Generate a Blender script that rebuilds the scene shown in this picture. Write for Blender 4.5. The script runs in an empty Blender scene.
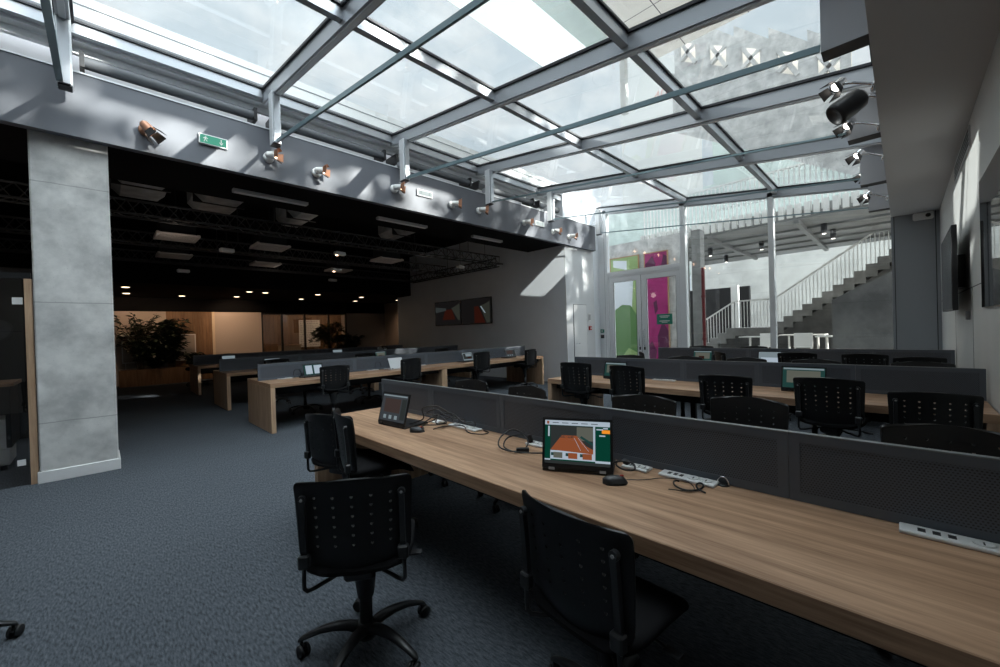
import bpy, bmesh, math, random
from mathutils import Vector, Matrix
random.seed(7)
PI = math.pi
SC = bpy.context.scene
COL = SC.collection
H = 1.43                    # eye height

# ------------------------------------------------------------------ materials
MATS = {}
def nt(name):
    m = bpy.data.materials.new(name); m.use_nodes = True
    n = m.node_tree; n.nodes.clear()
    out = n.nodes.new('ShaderNodeOutputMaterial')
    return m, n, out
def N(n, t, **kw):
    x = n.nodes.new(t)
    for k, v in kw.items():
        if k.startswith('i_'): x.inputs[k[2:].replace('_', ' ')].default_value = v
        else: setattr(x, k, v)
    return x
def math_(n, op, a, b=None):
    x = n.nodes.new('ShaderNodeMath'); x.operation = op
    for i, v in enumerate((a, b)):
        if v is None: continue
        if isinstance(v, (int, float)): x.inputs[i].default_value = v
        else: n.links.new(v, x.inputs[i])
    return x.outputs[0]
def c4(c): return (c[0], c[1], c[2], 1)
def plain(name, col, rough=.5, metal=0., spec=.5, var=0., vscale=8., bump=0., emit=None, estr=0., stretch=(1,1,1)):
    m, n, out = nt(name)
    b = N(n, 'ShaderNodeBsdfPrincipled')
    b.inputs['Base Color'].default_value = c4(col)
    b.inputs['Roughness'].default_value = rough
    b.inputs['Metallic'].default_value = metal
    b.inputs['Specular IOR Level'].default_value = spec
    tc = N(n, 'ShaderNodeTexCoord'); mp = N(n, 'ShaderNodeMapping'); mp.inputs['Scale'].default_value = stretch
    n.links.new(tc.outputs['Object'], mp.inputs[0])
    ns = N(n, 'ShaderNodeTexNoise'); ns.inputs['Scale'].default_value = vscale; ns.inputs['Detail'].default_value = 4
    n.links.new(mp.outputs[0], ns.inputs['Vector'])
    if var:
        r = N(n, 'ShaderNodeValToRGB')
        r.color_ramp.elements[0].position = .3; r.color_ramp.elements[1].position = .7
        r.color_ramp.elements[0].color = c4([x*(1-var) for x in col]); r.color_ramp.elements[1].color = c4([min(1, x*(1+var)) for x in col])
        n.links.new(ns.outputs['Fac'], r.inputs[0]); n.links.new(r.outputs[0], b.inputs['Base Color'])
    if bump:
        bp = N(n, 'ShaderNodeBump'); bp.inputs['Strength'].default_value = bump; bp.inputs['Distance'].default_value = .01
        n.links.new(ns.outputs['Fac'], bp.inputs['Height']); n.links.new(bp.outputs[0], b.inputs['Normal'])
    if emit:
        b.inputs['Emission Color'].default_value = c4(emit); b.inputs['Emission Strength'].default_value = estr
    n.links.new(b.outputs[0], out.inputs[0]); MATS[name] = m
    return m
def wood(name, dark, light, axis, rough=.42):
    """streaky oak laminate, grain running along object axis"""
    m, n, out = nt(name)
    tc = N(n, 'ShaderNodeTexCoord')
    def streak(across, along, scale, detail):
        mp = N(n, 'ShaderNodeMapping'); s = [across]*3; s[axis] = along; mp.inputs['Scale'].default_value = s
        n.links.new(tc.outputs['Object'], mp.inputs[0])
        ns = N(n, 'ShaderNodeTexNoise'); ns.inputs['Scale'].default_value = scale; ns.inputs['Detail'].default_value = detail
        ns.inputs['Roughness'].default_value = .65
        n.links.new(mp.outputs[0], ns.inputs['Vector']); return ns.outputs['Fac']
    a = streak(1, .07, 26, 6); c = streak(1, .03, 90, 3); d = streak(1, .10, 5, 3)
    mix = math_(n, 'ADD', math_(n, 'MULTIPLY', a, .55), math_(n, 'ADD', math_(n, 'MULTIPLY', c, .2), math_(n, 'MULTIPLY', d, .35)))
    r = N(n, 'ShaderNodeValToRGB'); e = r.color_ramp.elements
    e[0].position = .40; e[0].color = c4(dark); e[1].position = .68; e[1].color = c4(light)
    n.links.new(mix, r.inputs[0])
    b = N(n, 'ShaderNodeBsdfPrincipled'); b.inputs['Roughness'].default_value = rough; b.inputs['Specular IOR Level'].default_value = .35
    n.links.new(r.outputs[0], b.inputs['Base Color'])
    n.links.new(b.outputs[0], out.inputs[0]); MATS[name] = m
    return m
def glass(name, tint, refl=1.0, rough=0.0, haze=0.0):
    """thin pane: tinted see-through plus a Fresnel mirror, optionally a little surface dirt"""
    m, n, out = nt(name)
    t = N(n, 'ShaderNodeBsdfTransparent'); t.inputs[0].default_value = c4(tint)
    g = N(n, 'ShaderNodeBsdfGlossy'); g.inputs['Roughness'].default_value = rough; g.inputs['Color'].default_value = (1, 1, 1, 1)
    f = N(n, 'ShaderNodeLayerWeight'); f.inputs['Blend'].default_value = .5
    mx = N(n, 'ShaderNodeMixShader')
    fr = math_(n, 'ADD', math_(n, 'MULTIPLY', math_(n, 'POWER', f.outputs['Facing'], 5), .90), .07)     # Schlick, both faces
    n.links.new(math_(n, 'MULTIPLY', fr, refl), mx.inputs[0])
    n.links.new(t.outputs[0], mx.inputs[1]); n.links.new(g.outputs[0], mx.inputs[2])
    last = mx
    if haze:
        d = N(n, 'ShaderNodeBsdfTranslucent'); d.inputs[0].default_value = (.9, .95, .95, 1)
        ns = N(n, 'ShaderNodeTexNoise'); ns.inputs['Scale'].default_value = 1.3; ns.inputs['Detail'].default_value = 6
        tc = N(n, 'ShaderNodeTexCoord'); n.links.new(tc.outputs['Object'], ns.inputs['Vector'])
        m2 = N(n, 'ShaderNodeMixShader')
        n.links.new(math_(n, 'MULTIPLY', ns.outputs['Fac'], haze), m2.inputs[0])
        n.links.new(mx.outputs[0], m2.inputs[1]); n.links.new(d.outputs[0], m2.inputs[2]); last = m2
    n.links.new(last.outputs[0], out.inputs[0]); MATS[name] = m
    return m
def perforated(name, col, hole, pitch=.0098):
    """dark powder-coated metal with staggered round perforations on the object's X/Z face"""
    m, n, out = nt(name)
    tc = N(n, 'ShaderNodeTexCoord'); sp = N(n, 'ShaderNodeSeparateXYZ'); n.links.new(tc.outputs['Object'], sp.inputs[0])
    z = math_(n, 'DIVIDE', sp.outputs['Z'], pitch*.87)
    row = math_(n, 'FLOOR', z); off = math_(n, 'MULTIPLY', math_(n, 'MODULO', row, 2), .5)
    x = math_(n, 'ADD', math_(n, 'DIVIDE', sp.outputs['X'], pitch), off)
    fx = math_(n, 'SUBTRACT', math_(n, 'FRACT', x), .5); fz = math_(n, 'SUBTRACT', math_(n, 'FRACT', z), .5)
    r2 = math_(n, 'ADD', math_(n, 'MULTIPLY', fx, fx), math_(n, 'MULTIPLY', fz, fz))
    inside = math_(n, 'LESS_THAN', r2, .075)
    mx = N(n, 'ShaderNodeMix'); mx.data_type = 'RGBA'
    n.links.new(inside, mx.inputs[0]); mx.inputs[6].default_value = c4(col); mx.inputs[7].default_value = c4(hole)
    b = N(n, 'ShaderNodeBsdfPrincipled'); b.inputs['Roughness'].default_value = .5
    n.links.new(mx.outputs[2], b.inputs['Base Color']); n.links.new(b.outputs[0], out.inputs[0]); MATS[name] = m
    return m
def emis(name, col, s):
    m, n, out = nt(name); e = N(n, 'ShaderNodeEmission'); e.inputs[0].default_value = c4(col); e.inputs[1].default_value = s
    n.links.new(e.outputs[0], out.inputs[0]); MATS[name] = m; return m
def carpet():
    m, n, out = nt('carpet')
    tc = N(n, 'ShaderNodeTexCoord')
    def ns(scale, st, det=3):
        mp = N(n, 'ShaderNodeMapping'); mp.inputs['Scale'].default_value = st; mp.inputs['Rotation'].default_value = (0, 0, math.radians(28))
        n.links.new(tc.outputs['Object'], mp.inputs[0])
        x = N(n, 'ShaderNodeTexNoise'); x.inputs['Scale'].default_value = scale; x.inputs['Detail'].default_value = det
        n.links.new(mp.outputs[0], x.inputs['Vector']); return x.outputs['Fac']
    a = ns(105, (1, .25, 1)); d = ns(320, (1, .5, 1)); g = ns(.7, (1, 1, 1))
    f = math_(n, 'ADD', math_(n, 'MULTIPLY', a, .6), math_(n, 'ADD', math_(n, 'MULTIPLY', d, .35), math_(n, 'MULTIPLY', g, .08)))
    r = N(n, 'ShaderNodeValToRGB'); e = r.color_ramp.elements
    e[0].position = .38; e[0].color = (.038, .044, .052, 1); e[1].position = .66; e[1].color = (.128, .144, .166, 1)
    n.links.new(f, r.inputs[0])
    b = N(n, 'ShaderNodeBsdfPrincipled'); b.inputs['Roughness'].default_value = .95; b.inputs['Specular IOR Level'].default_value = .1
    bp = N(n, 'ShaderNodeBump'); bp.inputs['Strength'].default_value = .5; bp.inputs['Distance'].default_value = .004
    n.links.new(d, bp.inputs['Height']); n.links.new(bp.outputs[0], b.inputs['Normal'])
    n.links.new(r.outputs[0], b.inputs['Base Color']); n.links.new(b.outputs[0], out.inputs[0]); MATS['carpet'] = m
def concrete(name, lo, hi, scale=2.2, bump=.12):
    m, n, out = nt(name)
    tc = N(n, 'ShaderNodeTexCoord')
    a = N(n, 'ShaderNodeTexNoise'); a.inputs['Scale'].default_value = scale; a.inputs['Detail'].default_value = 9; a.inputs['Roughness'].default_value = .62
    n.links.new(tc.outputs['Object'], a.inputs['Vector'])
    w = N(n, 'ShaderNodeTexVoronoi'); w.inputs['Scale'].default_value = 26; n.links.new(tc.outputs['Object'], w.inputs['Vector'])
    pit = math_(n, 'LESS_THAN', w.outputs['Distance'], .09)
    sp = N(n, 'ShaderNodeSeparateXYZ'); n.links.new(tc.outputs['Object'], sp.inputs[0])
    # horizontal pour joints
    zz = math_(n, 'ABSOLUTE', math_(n, 'SUBTRACT', math_(n, 'FRACT', math_(n, 'ADD', math_(n, 'DIVIDE', sp.outputs['Z'], 1.25), math_(n, 'MULTIPLY', a.outputs['Fac'], .02))), .5))
    jt = math_(n, 'LESS_THAN', zz, .004)
    r = N(n, 'ShaderNodeValToRGB'); e = r.color_ramp.elements
    e[0].position = .34; e[0].color = c4(lo); e[1].position = .66; e[1].color = c4(hi)
    n.links.new(a.outputs['Fac'], r.inputs[0])
    mx = N(n, 'ShaderNodeMix'); mx.data_type = 'RGBA'; mx.inputs[7].default_value = c4([x*.6 for x in lo])
    n.links.new(math_(n, 'MINIMUM', math_(n, 'ADD', math_(n, 'MULTIPLY', pit, .35), math_(n, 'MULTIPLY', jt, .6)), 1), mx.inputs[0]); n.links.new(r.outputs[0], mx.inputs[6])
    b = N(n, 'ShaderNodeBsdfPrincipled'); b.inputs['Roughness'].default_value = .8
    bp = N(n, 'ShaderNodeBump'); bp.inputs['Strength'].default_value = bump; n.links.new(a.outputs['Fac'], bp.inputs['Height']); n.links.new(bp.outputs[0], b.inputs['Normal'])
    n.links.new(mx.outputs[2], b.inputs['Base Color']); n.links.new(b.outputs[0], out.inputs[0]); MATS[name] = m

carpet()
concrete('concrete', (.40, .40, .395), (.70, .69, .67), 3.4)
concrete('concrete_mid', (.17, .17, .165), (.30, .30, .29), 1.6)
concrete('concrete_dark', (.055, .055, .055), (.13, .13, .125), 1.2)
concrete('concrete_pale', (.60, .60, .58), (.80, .80, .77), .9)
plain('wall_white', (.62, .63, .64), .7, var=.02, vscale=3)
plain('wall_grey', (.76, .79, .83), .7, var=.03, vscale=2)
plain('wall_panel', (.60, .60, .58), .45, var=.03, vscale=4, stretch=(1, 1, .05))
plain('soffit_grey', (.48, .48, .485), .8)
plain('fin_grey', (.52, .53, .56), .6)
plain('fin_dark', (.05, .045, .045), .6)
plain('column_panel', (.30, .32, .34), .5)
plain('header_grey', (.115, .122, .142), .55, var=.08, vscale=3)
plain('black_ceiling', (.006, .006, .0065), .9, spec=.1)
plain('truss_metal', (.04, .04, .042), .5)
plain('black_metal', (.008, .008, .009), .5, spec=.3)
plain('alu', (.42, .44, .47), .35, metal=.55)
plain('alu_white', (.76, .78, .80), .4, metal=.1)
plain('gasket', (.012, .013, .018), .5)
plain('tie_teal', (.20, .29, .32), .3, metal=.3)
plain('white_gloss', (.75, .75, .75), .35)
plain('white_metal', (.78, .78, .77), .4)
plain('blind_grey', (.10, .105, .115), .6)
plain('chair_black', (.007, .0073, .008), .42, spec=.45, bump=.02, vscale=300)
plain('chair_fabric', (.008, .008, .009), .9, spec=.15, bump=.2, vscale=400)
plain('chair_metal', (.02, .021, .023), .35, spec=.5)
plain('castor', (.012, .012, .013), .5)
plain('screen_frame', (.098, .113, .137), .5)
plain('screen_cap', (.20, .22, .23), .4, metal=.3)
perforated('screen_perf', (.090, .104, .127), (.02, .022, .026))
wood('oak_top', (.22, .118, .066), (.60, .385, .245), 0)
wood('oak_up', (.29, .175, .105), (.58, .40, .265), 2)
wood('oak_dark', (.13, .072, .036), (.26, .155, .085), 2, .5)
plain('plastic_white', (.72, .72, .71), .35)
plain('plastic_dark', (.02, .02, .022), .4)
plain('dial_grey', (.06, .063, .068), .5)
plain('grey_socket', (.35, .35, .35), .5)
plain('cable_black', (.01, .01, .011), .45)
plain('laptop_black', (.012, .012, .013), .38)
plain('laptop_white', (.62, .65, .68), .35)
plain('chrome', (.75, .75, .76), .15, metal=1)
plain('faint_red', (.80, .52, .48), .5)
plain('red', (.45, .02, .02), .4)
plain('copper', (.42, .21, .13), .3, metal=.7)
plain('screen_off', (.012, .013, .016), .12, spec=.6)
plain('mirror_dark', (.10, .105, .11), .02, metal=1)
plain('beige_panel', (.40, .34, .29), .3)
plain('cream', (.55, .45, .33), .5)
plain('dark_wall', (.16, .145, .135), .7)
plain('duct', (.42, .44, .45), .45, metal=.5, var=.35, vscale=4, bump=.3)
plain('vent_white', (.60, .54, .50), .6)
plain('leaf', (.010, .022, .008), .5, var=.4, vscale=6)
plain('stem', (.03, .022, .012), .8)
plain('outside_floor', (.36, .35, .33), .7, var=.06)
plain('white_out', (.80, .80, .78), .5)
plain('beige_soffit_glow', (.70, .66, .61), .7, emit=(.62, .57, .51), estr=.45)  # boards glow by themselves to stand for uplight
plain('white_glow', (.85, .85, .85), .5, emit=(1, 1, 1), estr=.72)  # brightness of the lit band put in as its own glow
plain('green_glass_glow', (.48, .56, .54), .25, var=.12, vscale=1.5, emit=(.45, .55, .53), estr=.22)  # small glow put into the colour to brighten the glass walls
plain('deck_metal', (.26, .265, .26), .5, metal=.3)
plain('pipe_red', (.10, .008, .010), .4)
plain('art_green', (.30, .42, .17), .5); plain('art_pale', (.70, .74, .78), .5); plain('art_darkgreen', (.09, .20, .06), .5)
plain('art_magenta', (.36, .018, .15), .5, var=.2, vscale=2); plain('art_plum', (.10, .012, .06), .5); plain('art_wood', (.42, .25, .13), .5)
plain('sign_green', (.02, .23, .155), .5)
plain('leaf_out', (.05, .09, .03), .7)
glass('roof_glass', (.86, .92, .92), .9, haze=.10)
glass('front_glass', (.90, .94, .93), 1.2)
glass('room_glass', (.60, .60, .60), 1.2)
emis('lamp_warm', (1, .66, .42), 7)
emis('lamp_white', (1, .93, .85), 7)
emis('down_warm', (1, .75, .5), 5)
emis('scr_green', (.002, .036, .023), 1); emis('scr_white', (.36, .43, .50), .9); emis('scr_court', (.21, .060, .024), 1); emis('scr_dark', (.022, .026, .026), 1)
emis('scr_stand', (.085, .09, .075), 1); emis('scr_orange', (.75, .24, .02), 1); emis('scr_pale', (.16, .20, .22), 1); emis('scr_teal', (.012, .040, .036), 1)
emis('tv_court', (.035, .008, .005), .6); emis('tv_stand', (.030, .032, .026), .7); emis('scr_wash', (.040, .028, .026), 1); emis('scr_haze', (.035, .040, .045), 1); emis('tv_dark', (.010, .009, .009), .6)
emis('exit_green', (.10, .42, .30), .8); emis('exit_pale', (.50, .62, .58), .8); emis('exit_white', (.8, .9, .88), .8)

# ------------------------------------------------------------------ mesh builder
class MB:
    def __init__(self): self.v = []; self.f = []; self.mi = []; self.sm = []; self.mats = []; self.cur = 0
    def mat(self, name):
        if name not in self.mats: self.mats.append(name)
        self.cur = self.mats.index(name); return self
    def add(self, vs, fs, smooth=False):
        if not self.mats: self.mats.append(None)
        b = len(self.v); self.v += [tuple(p) for p in vs]
        for f in fs: self.f.append([b+i for i in f]); self.mi.append(self.cur); self.sm.append(smooth)
        return self
    def box(self, c, s, rz=0, ch=0., M=None):
        hx, hy, hz = s[0]/2, s[1]/2, s[2]/2
        ch = min(ch, hx*.49, hy*.49, hz*.49)
        R = Matrix.Translation(c) @ (M if M is not None else Matrix.Rotation(rz, 4, 'Z'))
        if ch <= 0:
            vs = [R @ Vector((x, y, z)) for x in (-hx, hx) for y in (-hy, hy) for z in (-hz, hz)]
            return self.add(vs, [(0, 1, 3, 2), (4, 6, 7, 5), (0, 4, 5, 1), (2, 3, 7, 6), (0, 2, 6, 4), (1, 5, 7, 3)])
        h = (hx, hy, hz); idx = {}; vs = []
        for sx in (-1, 1):
            for sy in (-1, 1):
                for sz in (-1, 1):
                    s3 = (sx, sy, sz)
                    for a in range(3):
                        p = [s3[k]*(h[k] - (0 if k == a else ch)) for k in range(3)]
                        idx[(s3, a)] = len(vs); vs.append(R @ Vector(p))
        fs = []
        for a in range(3):
            b, c2 = [k for k in range(3) if k != a]
            for sg in (-1, 1):
                q = []
                for (u, w) in ((-1, -1), (1, -1), (1, 1), (-1, 1)):
                    s3 = [0, 0, 0]; s3[a] = sg; s3[b] = u; s3[c2] = w; q.append(idx[(tuple(s3), a)])
                fs.append(q)
        for a in range(3):                       # edges along axis a
            b, c2 = [k for k in range(3) if k != a]
            for u in (-1, 1):
                for w in (-1, 1):
                    s0 = [0, 0, 0]; s0[b] = u; s0[c2] = w; s1 = list(s0); s0[a] = -1; s1[a] = 1
                    fs.append([idx[(tuple(s0), b)], idx[(tuple(s1), b)], idx[(tuple(s1), c2)], idx[(tuple(s0), c2)]])
        for sx in (-1, 1):
            for sy in (-1, 1):
                for sz in (-1, 1): fs.append([idx[((sx, sy, sz), a)] for a in range(3)])
        return self.add(vs, fs)
    def ext(self, x0, x1, y0, y1, z0, z1, ch=0.):
        return self.box(((x0+x1)/2, (y0+y1)/2, (z0+z1)/2), (abs(x1-x0), abs(y1-y0), abs(z1-z0)), 0, ch)
    def quad(self, a, b, c, d): return self.add([a, b, c, d], [(0, 1, 2, 3)])
    def beam(self, p, q, w, h, up=(0, 0, 1)):
        """square bar from p to q, w across, h along up, p/q on its centre line"""
        p, q = Vector(p), Vector(q); d = (q-p).normalized(); s = d.cross(Vector(up)).normalized(); u = s.cross(d)
        vs = [e + s*(i*w/2) + u*(j*h/2) for e in (p, q) for i in (-1, 1) for j in (-1, 1)]
        return self.add(vs, [(0, 1, 3, 2), (4, 6, 7, 5), (0, 4, 5, 1), (2, 3, 7, 6), (0, 2, 6, 4), (1, 5, 7, 3)])
    def tube(self, pts, r, n=8, cap=True):
        pts = [Vector(p) for p in pts]; rs = r if isinstance(r, (list, tuple)) else [r]*len(pts)
        d0 = (pts[1]-pts[0]).normalized(); u = d0.orthogonal().normalized(); vs = []
        for i, p in enumerate(pts):
            d = (pts[min(i+1, len(pts)-1)] - pts[max(i-1, 0)]).normalized()
            u = (u - d*u.dot(d)).normalized(); w = d.cross(u)
            vs += [p + (u*math.cos(2*PI*k/n) + w*math.sin(2*PI*k/n))*rs[i] for k in range(n)]
        m = len(pts)
        fs = [(i*n+k, i*n+(k+1) % n, (i+1)*n+(k+1) % n, (i+1)*n+k) for i in range(m-1) for k in range(n)]
        self.add(vs, fs, True)
        if cap: self.add(vs[:n], [list(range(n))]); self.add(vs[-n:], [list(range(n))])
        return self
    def lathe(self, prof, n=20, c=(0, 0, 0), M=None):
        """profile [(r,z)] spun about z"""
        T = Matrix.Translation(c) @ (M or Matrix.Identity(4)); vs = []
        for (r, z) in prof: vs += [T @ Vector((r*math.cos(2*PI*k/n), r*math.sin(2*PI*k/n), z)) for k in range(n)]
        fs = [(i*n+k, i*n+(k+1) % n, (i+1)*n+(k+1) % n, (i+1)*n+k) for i in range(len(prof)-1) for k in range(n)]
        self.add(vs, fs, True)
        if prof[0][0] > 1e-4: self.add(vs[:n], [list(range(n))])
        if prof[-1][0] > 1e-4: self.add(vs[-n:], [list(range(n))])
        return self
    def prism(self, poly, h, M):
        """polygon in local xy extruded along local z by h, placed by M"""
        n = len(poly); vs = [M @ Vector((x, y, 0)) for x, y in poly] + [M @ Vector((x, y, h)) for x, y in poly]
        return self.add(vs, [list(range(n)), list(range(n, 2*n))] + [(i, (i+1) % n, n+(i+1) % n, n+i) for i in range(n)])
    def mesh(self, name, fix=True):
        me = bpy.data.meshes.new(name); me.from_pydata(self.v, [], self.f)
        for m in self.mats:
            if m: me.materials.append(MATS[m])
        me.polygons.foreach_set('material_index', self.mi); me.polygons.foreach_set('use_smooth', self.sm)
        if fix:
            bm = bmesh.new(); bm.from_mesh(me); bmesh.ops.recalc_face_normals(bm, faces=bm.faces); bm.to_mesh(me); bm.free()
        me.update(); return me
    def build(self, name, mat=None, parent=None, loc=(0, 0, 0), fix=True):
        if mat: self.mats = [mat] + [m for m in self.mats[1:]] if self.mats else [mat]
        o = bpy.data.objects.new(name, self.mesh(name, fix)); o.location = loc
        COL.objects.link(o)
        if parent is not None: o.parent = parent
        return o
def mb(m): return MB().mat(m)
def tag(o, label, cat, group=None):
    o['label'] = label; o['category'] = cat
    if group: o['group'] = group
    return o
def struct(o): o['kind'] = 'structure'; return o
def empty(name, loc=(0, 0, 0), rz=0., label=None, cat=None, group=None):
    o = bpy.data.objects.new(name, None); o.location = loc; o.rotation_euler = (0, 0, rz); o.empty_display_size = .1
    COL.objects.link(o)
    if label: tag(o, label, cat, group)
    return o
def copy_tree(o, parent=None):
    c = o.copy(); COL.objects.link(c)
    if parent is not None: c.parent = parent
    for ch in list(o.children): copy_tree(ch, c)
    return c
def centred(m, name, parent=None):
    """build a world-space builder as an object whose origin is at its own base centre"""
    xs = [p[0] for p in m.v]; ys = [p[1] for p in m.v]; zs = [p[2] for p in m.v]
    c = ((min(xs)+max(xs))/2, (min(ys)+max(ys))/2, min(zs))
    m.v = [(p[0]-c[0], p[1]-c[1], p[2]-c[2]) for p in m.v]
    return m.build(name, None, parent, c)
ORD = ['first', 'second', 'third', 'fourth', 'fifth', 'sixth', 'seventh', 'eighth', 'ninth', 'tenth', 'eleventh', 'twelfth']

# ------------------------------------------------------------------ room geometry constants
XF = 10.46; YR = -.48; YH = 6.25; ZS = 3.31; XT = 8.7
def zr(y): return 3.878 + .136*y          # underside of the sloping glass roof's rafters

# ------------------------------------------------------------------ floor, walls, ceilings
struct(mb('carpet').ext(-4, XF, -1.2, 19.5, -.1, 0).build('floor'))
# wall on the right (panelled)
w = mb('wall_panel').ext(-4, XF, YR-.25, YR, 0, 5.45)
struct(w.build('wall_right'))
m = mb('gasket')
m.ext(-4, XF, YR, YR+.002, 1.712, 1.720)
for x in (2.4, 4.2, 6.0, 7.8): m.ext(x-.003, x+.003, YR, YR+.002, 0, 1.715)
struct(m.build('trim_1'))
struct(mb('soffit_grey').ext(-4, XF, YR, .13, ZS, ZS+.5).build('ceiling'))          # lowered strip along the right wall
struct(mb('fin_grey').ext(-4, XF, YR, .125, ZS+.5, 5.8).build('wall_upper'))  # unseen upper wall, height set to keep low sun off the floor
struct(mb('column_panel').ext(XF-.04, XF+.3, YR, .13, 0, ZS).mat('gasket').ext(XF-.043, XF-.04, .085, .095, 0, ZS).ext(XF-.043, XF-.04, YR+.045, YR+.055, 0, ZS).build('wall_corner'))
# back side behind the viewer
struct(mb('dark_wall').ext(-4.2, -4, -1.2, 19.5, 0, 5.5).build('wall_behind'))
struct(mb('soffit_grey').ext(-4, -.85, -.48, 6.5, 5.0, 5.2).build('ceiling_shade'))  # unseen slab added over the glass to darken the near end
# wall with the television and the white door wall
struct(mb('wall_grey').ext(XT, XT+1.9, YH+.004, 14.6, 0, 5.2).build('wall_television'))
struct(mb('wall_white').ext(XT+.002, XF-.4, YH-.02, YH+.004, 0, 3.64).build('wall_door'))
d = mb('white_gloss').ext(9.02, 9.63, YH-.035, YH-.02, 0, 2.07).mat('gasket').ext(9.01, 9.02, YH-.03, YH-.02, 0, 2.08).ext(9.63, 9.64, YH-.03, YH-.02, 0, 2.08).ext(9.01, 9.64, YH-.03, YH-.02, 2.07, 2.08)
dd = struct(d.build('door_2'))
mb('chrome').tube([(9.1, YH-.036, 1.02), (9.1, YH-.075, 1.02), (9.2, YH-.08, 1.02)], .01).build('door_handle', None, dd)
# header beam over the wide opening
struct(mb('header_grey').ext(-4, 10.05, YH-.12, YH-.02, 3.61, 4.29).build('wall_header'))
struct(mb('black_ceiling').ext(-4, XT, YH-.02, 7.5, 3.63, 4.26).build('ceiling_beam'))
struct(mb('alu_white').ext(-4, 10.05, YH-.13, YH-.02, 4.29, 4.305).build('trim_2'))
struct(mb('wall_white').ext(-4, 10.05, 6.75, 6.85, 4.26, 5.0).build('wall_recess'))
# black ceiling of the deep room, dropped ceiling at the far end
struct(mb('black_ceiling').ext(-4, XT+2, 7.5, 13.6, 4.4, 4.5).build('ceiling_deep'))
struct(mb('black_ceiling').ext(-4, XT, 13.6, 19.5, 2.9, 4.4).build('ceiling_dropped'))
# far wall
m = mb('black_ceiling').ext(-4, 12, 17.85, 18.0, 2.42, 2.9); struct(m.build('wall_far_top'))
m = mb('beige_panel').ext(-.2, 1.66, 17.85, 17.95, 0, 2.42); struct(m.build('wall_far_beige'))
m = mb('oak_dark').ext(1.66, 2.95, 17.85, 17.95, 0, 2.42)
for i in range(13): m.ext(1.68+i*.1, 1.75+i*.1, 17.83, 17.85, 0, 2.42)
struct(m.build('wall_far_wood'))
m = mb('cream').ext(2.95, 3.03, 17.8, 17.95, 0, 2.42); struct(m.build('trim_3'))
m = mb('beige_panel').ext(3.03, 4.56, 17.85, 17.95, 0, 2.42); struct(m.build('wall_far_pale'))
struct(mb('oak_dark').ext(-4, -.2, 17.85, 17.95, 0, 2.42).build('wall_far_left'))
struct(mb('dark_wall').ext(8.0, 12, 17.85, 18.0, 0, 2.9).mat('cream').build('wall_far_grey'))
struct(mb('beige_panel').ext(9.9, 10.0, 14.6, 17.9, 0, 2.9).build('wall_return'))
struct(mb('black_ceiling').ext(XT, 10.6, 14.6, 17.9, 2.9, 3.0).build('ceiling_return'))
# glazed meeting rooms at the far end
m = mb('black_metal')
for x in (4.58, 5.31, 6.2, 7.2, 7.98): m.ext(x-.035, x+.035, 17.86, 17.94, 0, 2.42)
m.ext(4.56, 8.0, 17.86, 17.94, 2.36, 2.42); m.ext(4.56, 8.0, 17.86, 17.94, 0, .06)
struct(m.build('window_1'))
for i, (a, b) in enumerate(((4.6, 5.3), (5.35, 6.18), (6.25, 7.17), (7.25, 7.95))):
    struct(mb('room_glass').quad((a, 17.9, .06), (b, 17.9, .06), (b, 17.9, 2.36), (a, 17.9, 2.36)).build('window_%d' % (2+i)))
m = mb('oak_dark').ext(4.3, 9.2, 21.2, 21.3, 0, 2.5)
for i in range(24): m.ext(4.35+i*.2, 4.45+i*.2, 21.17, 21.2, 0, 2.5)
struct(m.build('wall_meeting_room'))
struct(mb('black_ceiling').ext(4.3, 9.2, 17.95, 21.3, 2.5, 2.6).build('ceiling_meeting_room'))
struct(mb('carpet').ext(4.3, 9.2, 19.5, 21.3, -.1, 0).build('floor_meeting_room'))
struct(mb('beige_panel').ext(4.2, 4.3, 17.95, 21.3, 0, 2.6).build('wall_meeting_left'))
struct(mb('beige_panel').ext(9.2, 9.3, 17.95, 21.3, 0, 2.6).build('wall_meeting_right'))

# concrete pillar with white baseboard
m = mb('concrete').ext(-.46, .13, 6.27, 6.75, 0, 3.70, .012)
struct(m.build('pillar'))
struct(mb('white_gloss').ext(-.475, .145, 6.255, 6.765, 0, .12, .004).build('baseboard_pillar'))

# ------------------------------------------------------------------ glass roof
RX = [-4.0, -2.15, -.17, 1.78, 3.80, 5.82, 7.85, XF]
PY = [.13, 1.90, 3.77, 6.34]
k = 1
for X in RX:
    m = mb('alu')
    a, b = (X, .13, zr(.13)+.1), (X, 6.36, zr(6.36)+.1)
    m.beam(a, b, .10 if X < XF else .16, .19)
    m.mat('alu_white').beam((X, .13, zr(.13)-.004), (X, 6.36, zr(6.36)-.004), .052, .018)
    m.mat('gasket').beam((X, .13, zr(.13)+.185), (X, 6.36, zr(6.36)+.185), .15 if X < XF else .22, .03)
    struct(m.build('trim_%d' % (10+k))); k += 1
for y in PY:
    m = mb('alu')
    for i in range(len(RX)-1):
        x0, x1 = RX[i]+.05, RX[i+1]-.05
        m.mat('alu').beam((x0, y, zr(y)+.12), (x1, y, zr(y)+.12), .075, .13)
        m.mat('gasket').beam((x0, y, zr(y)+.187), (x1, y, zr(y)+.187), .12, .026)
    struct(m.build('trim_%d' % (10+k))); k += 1
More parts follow.
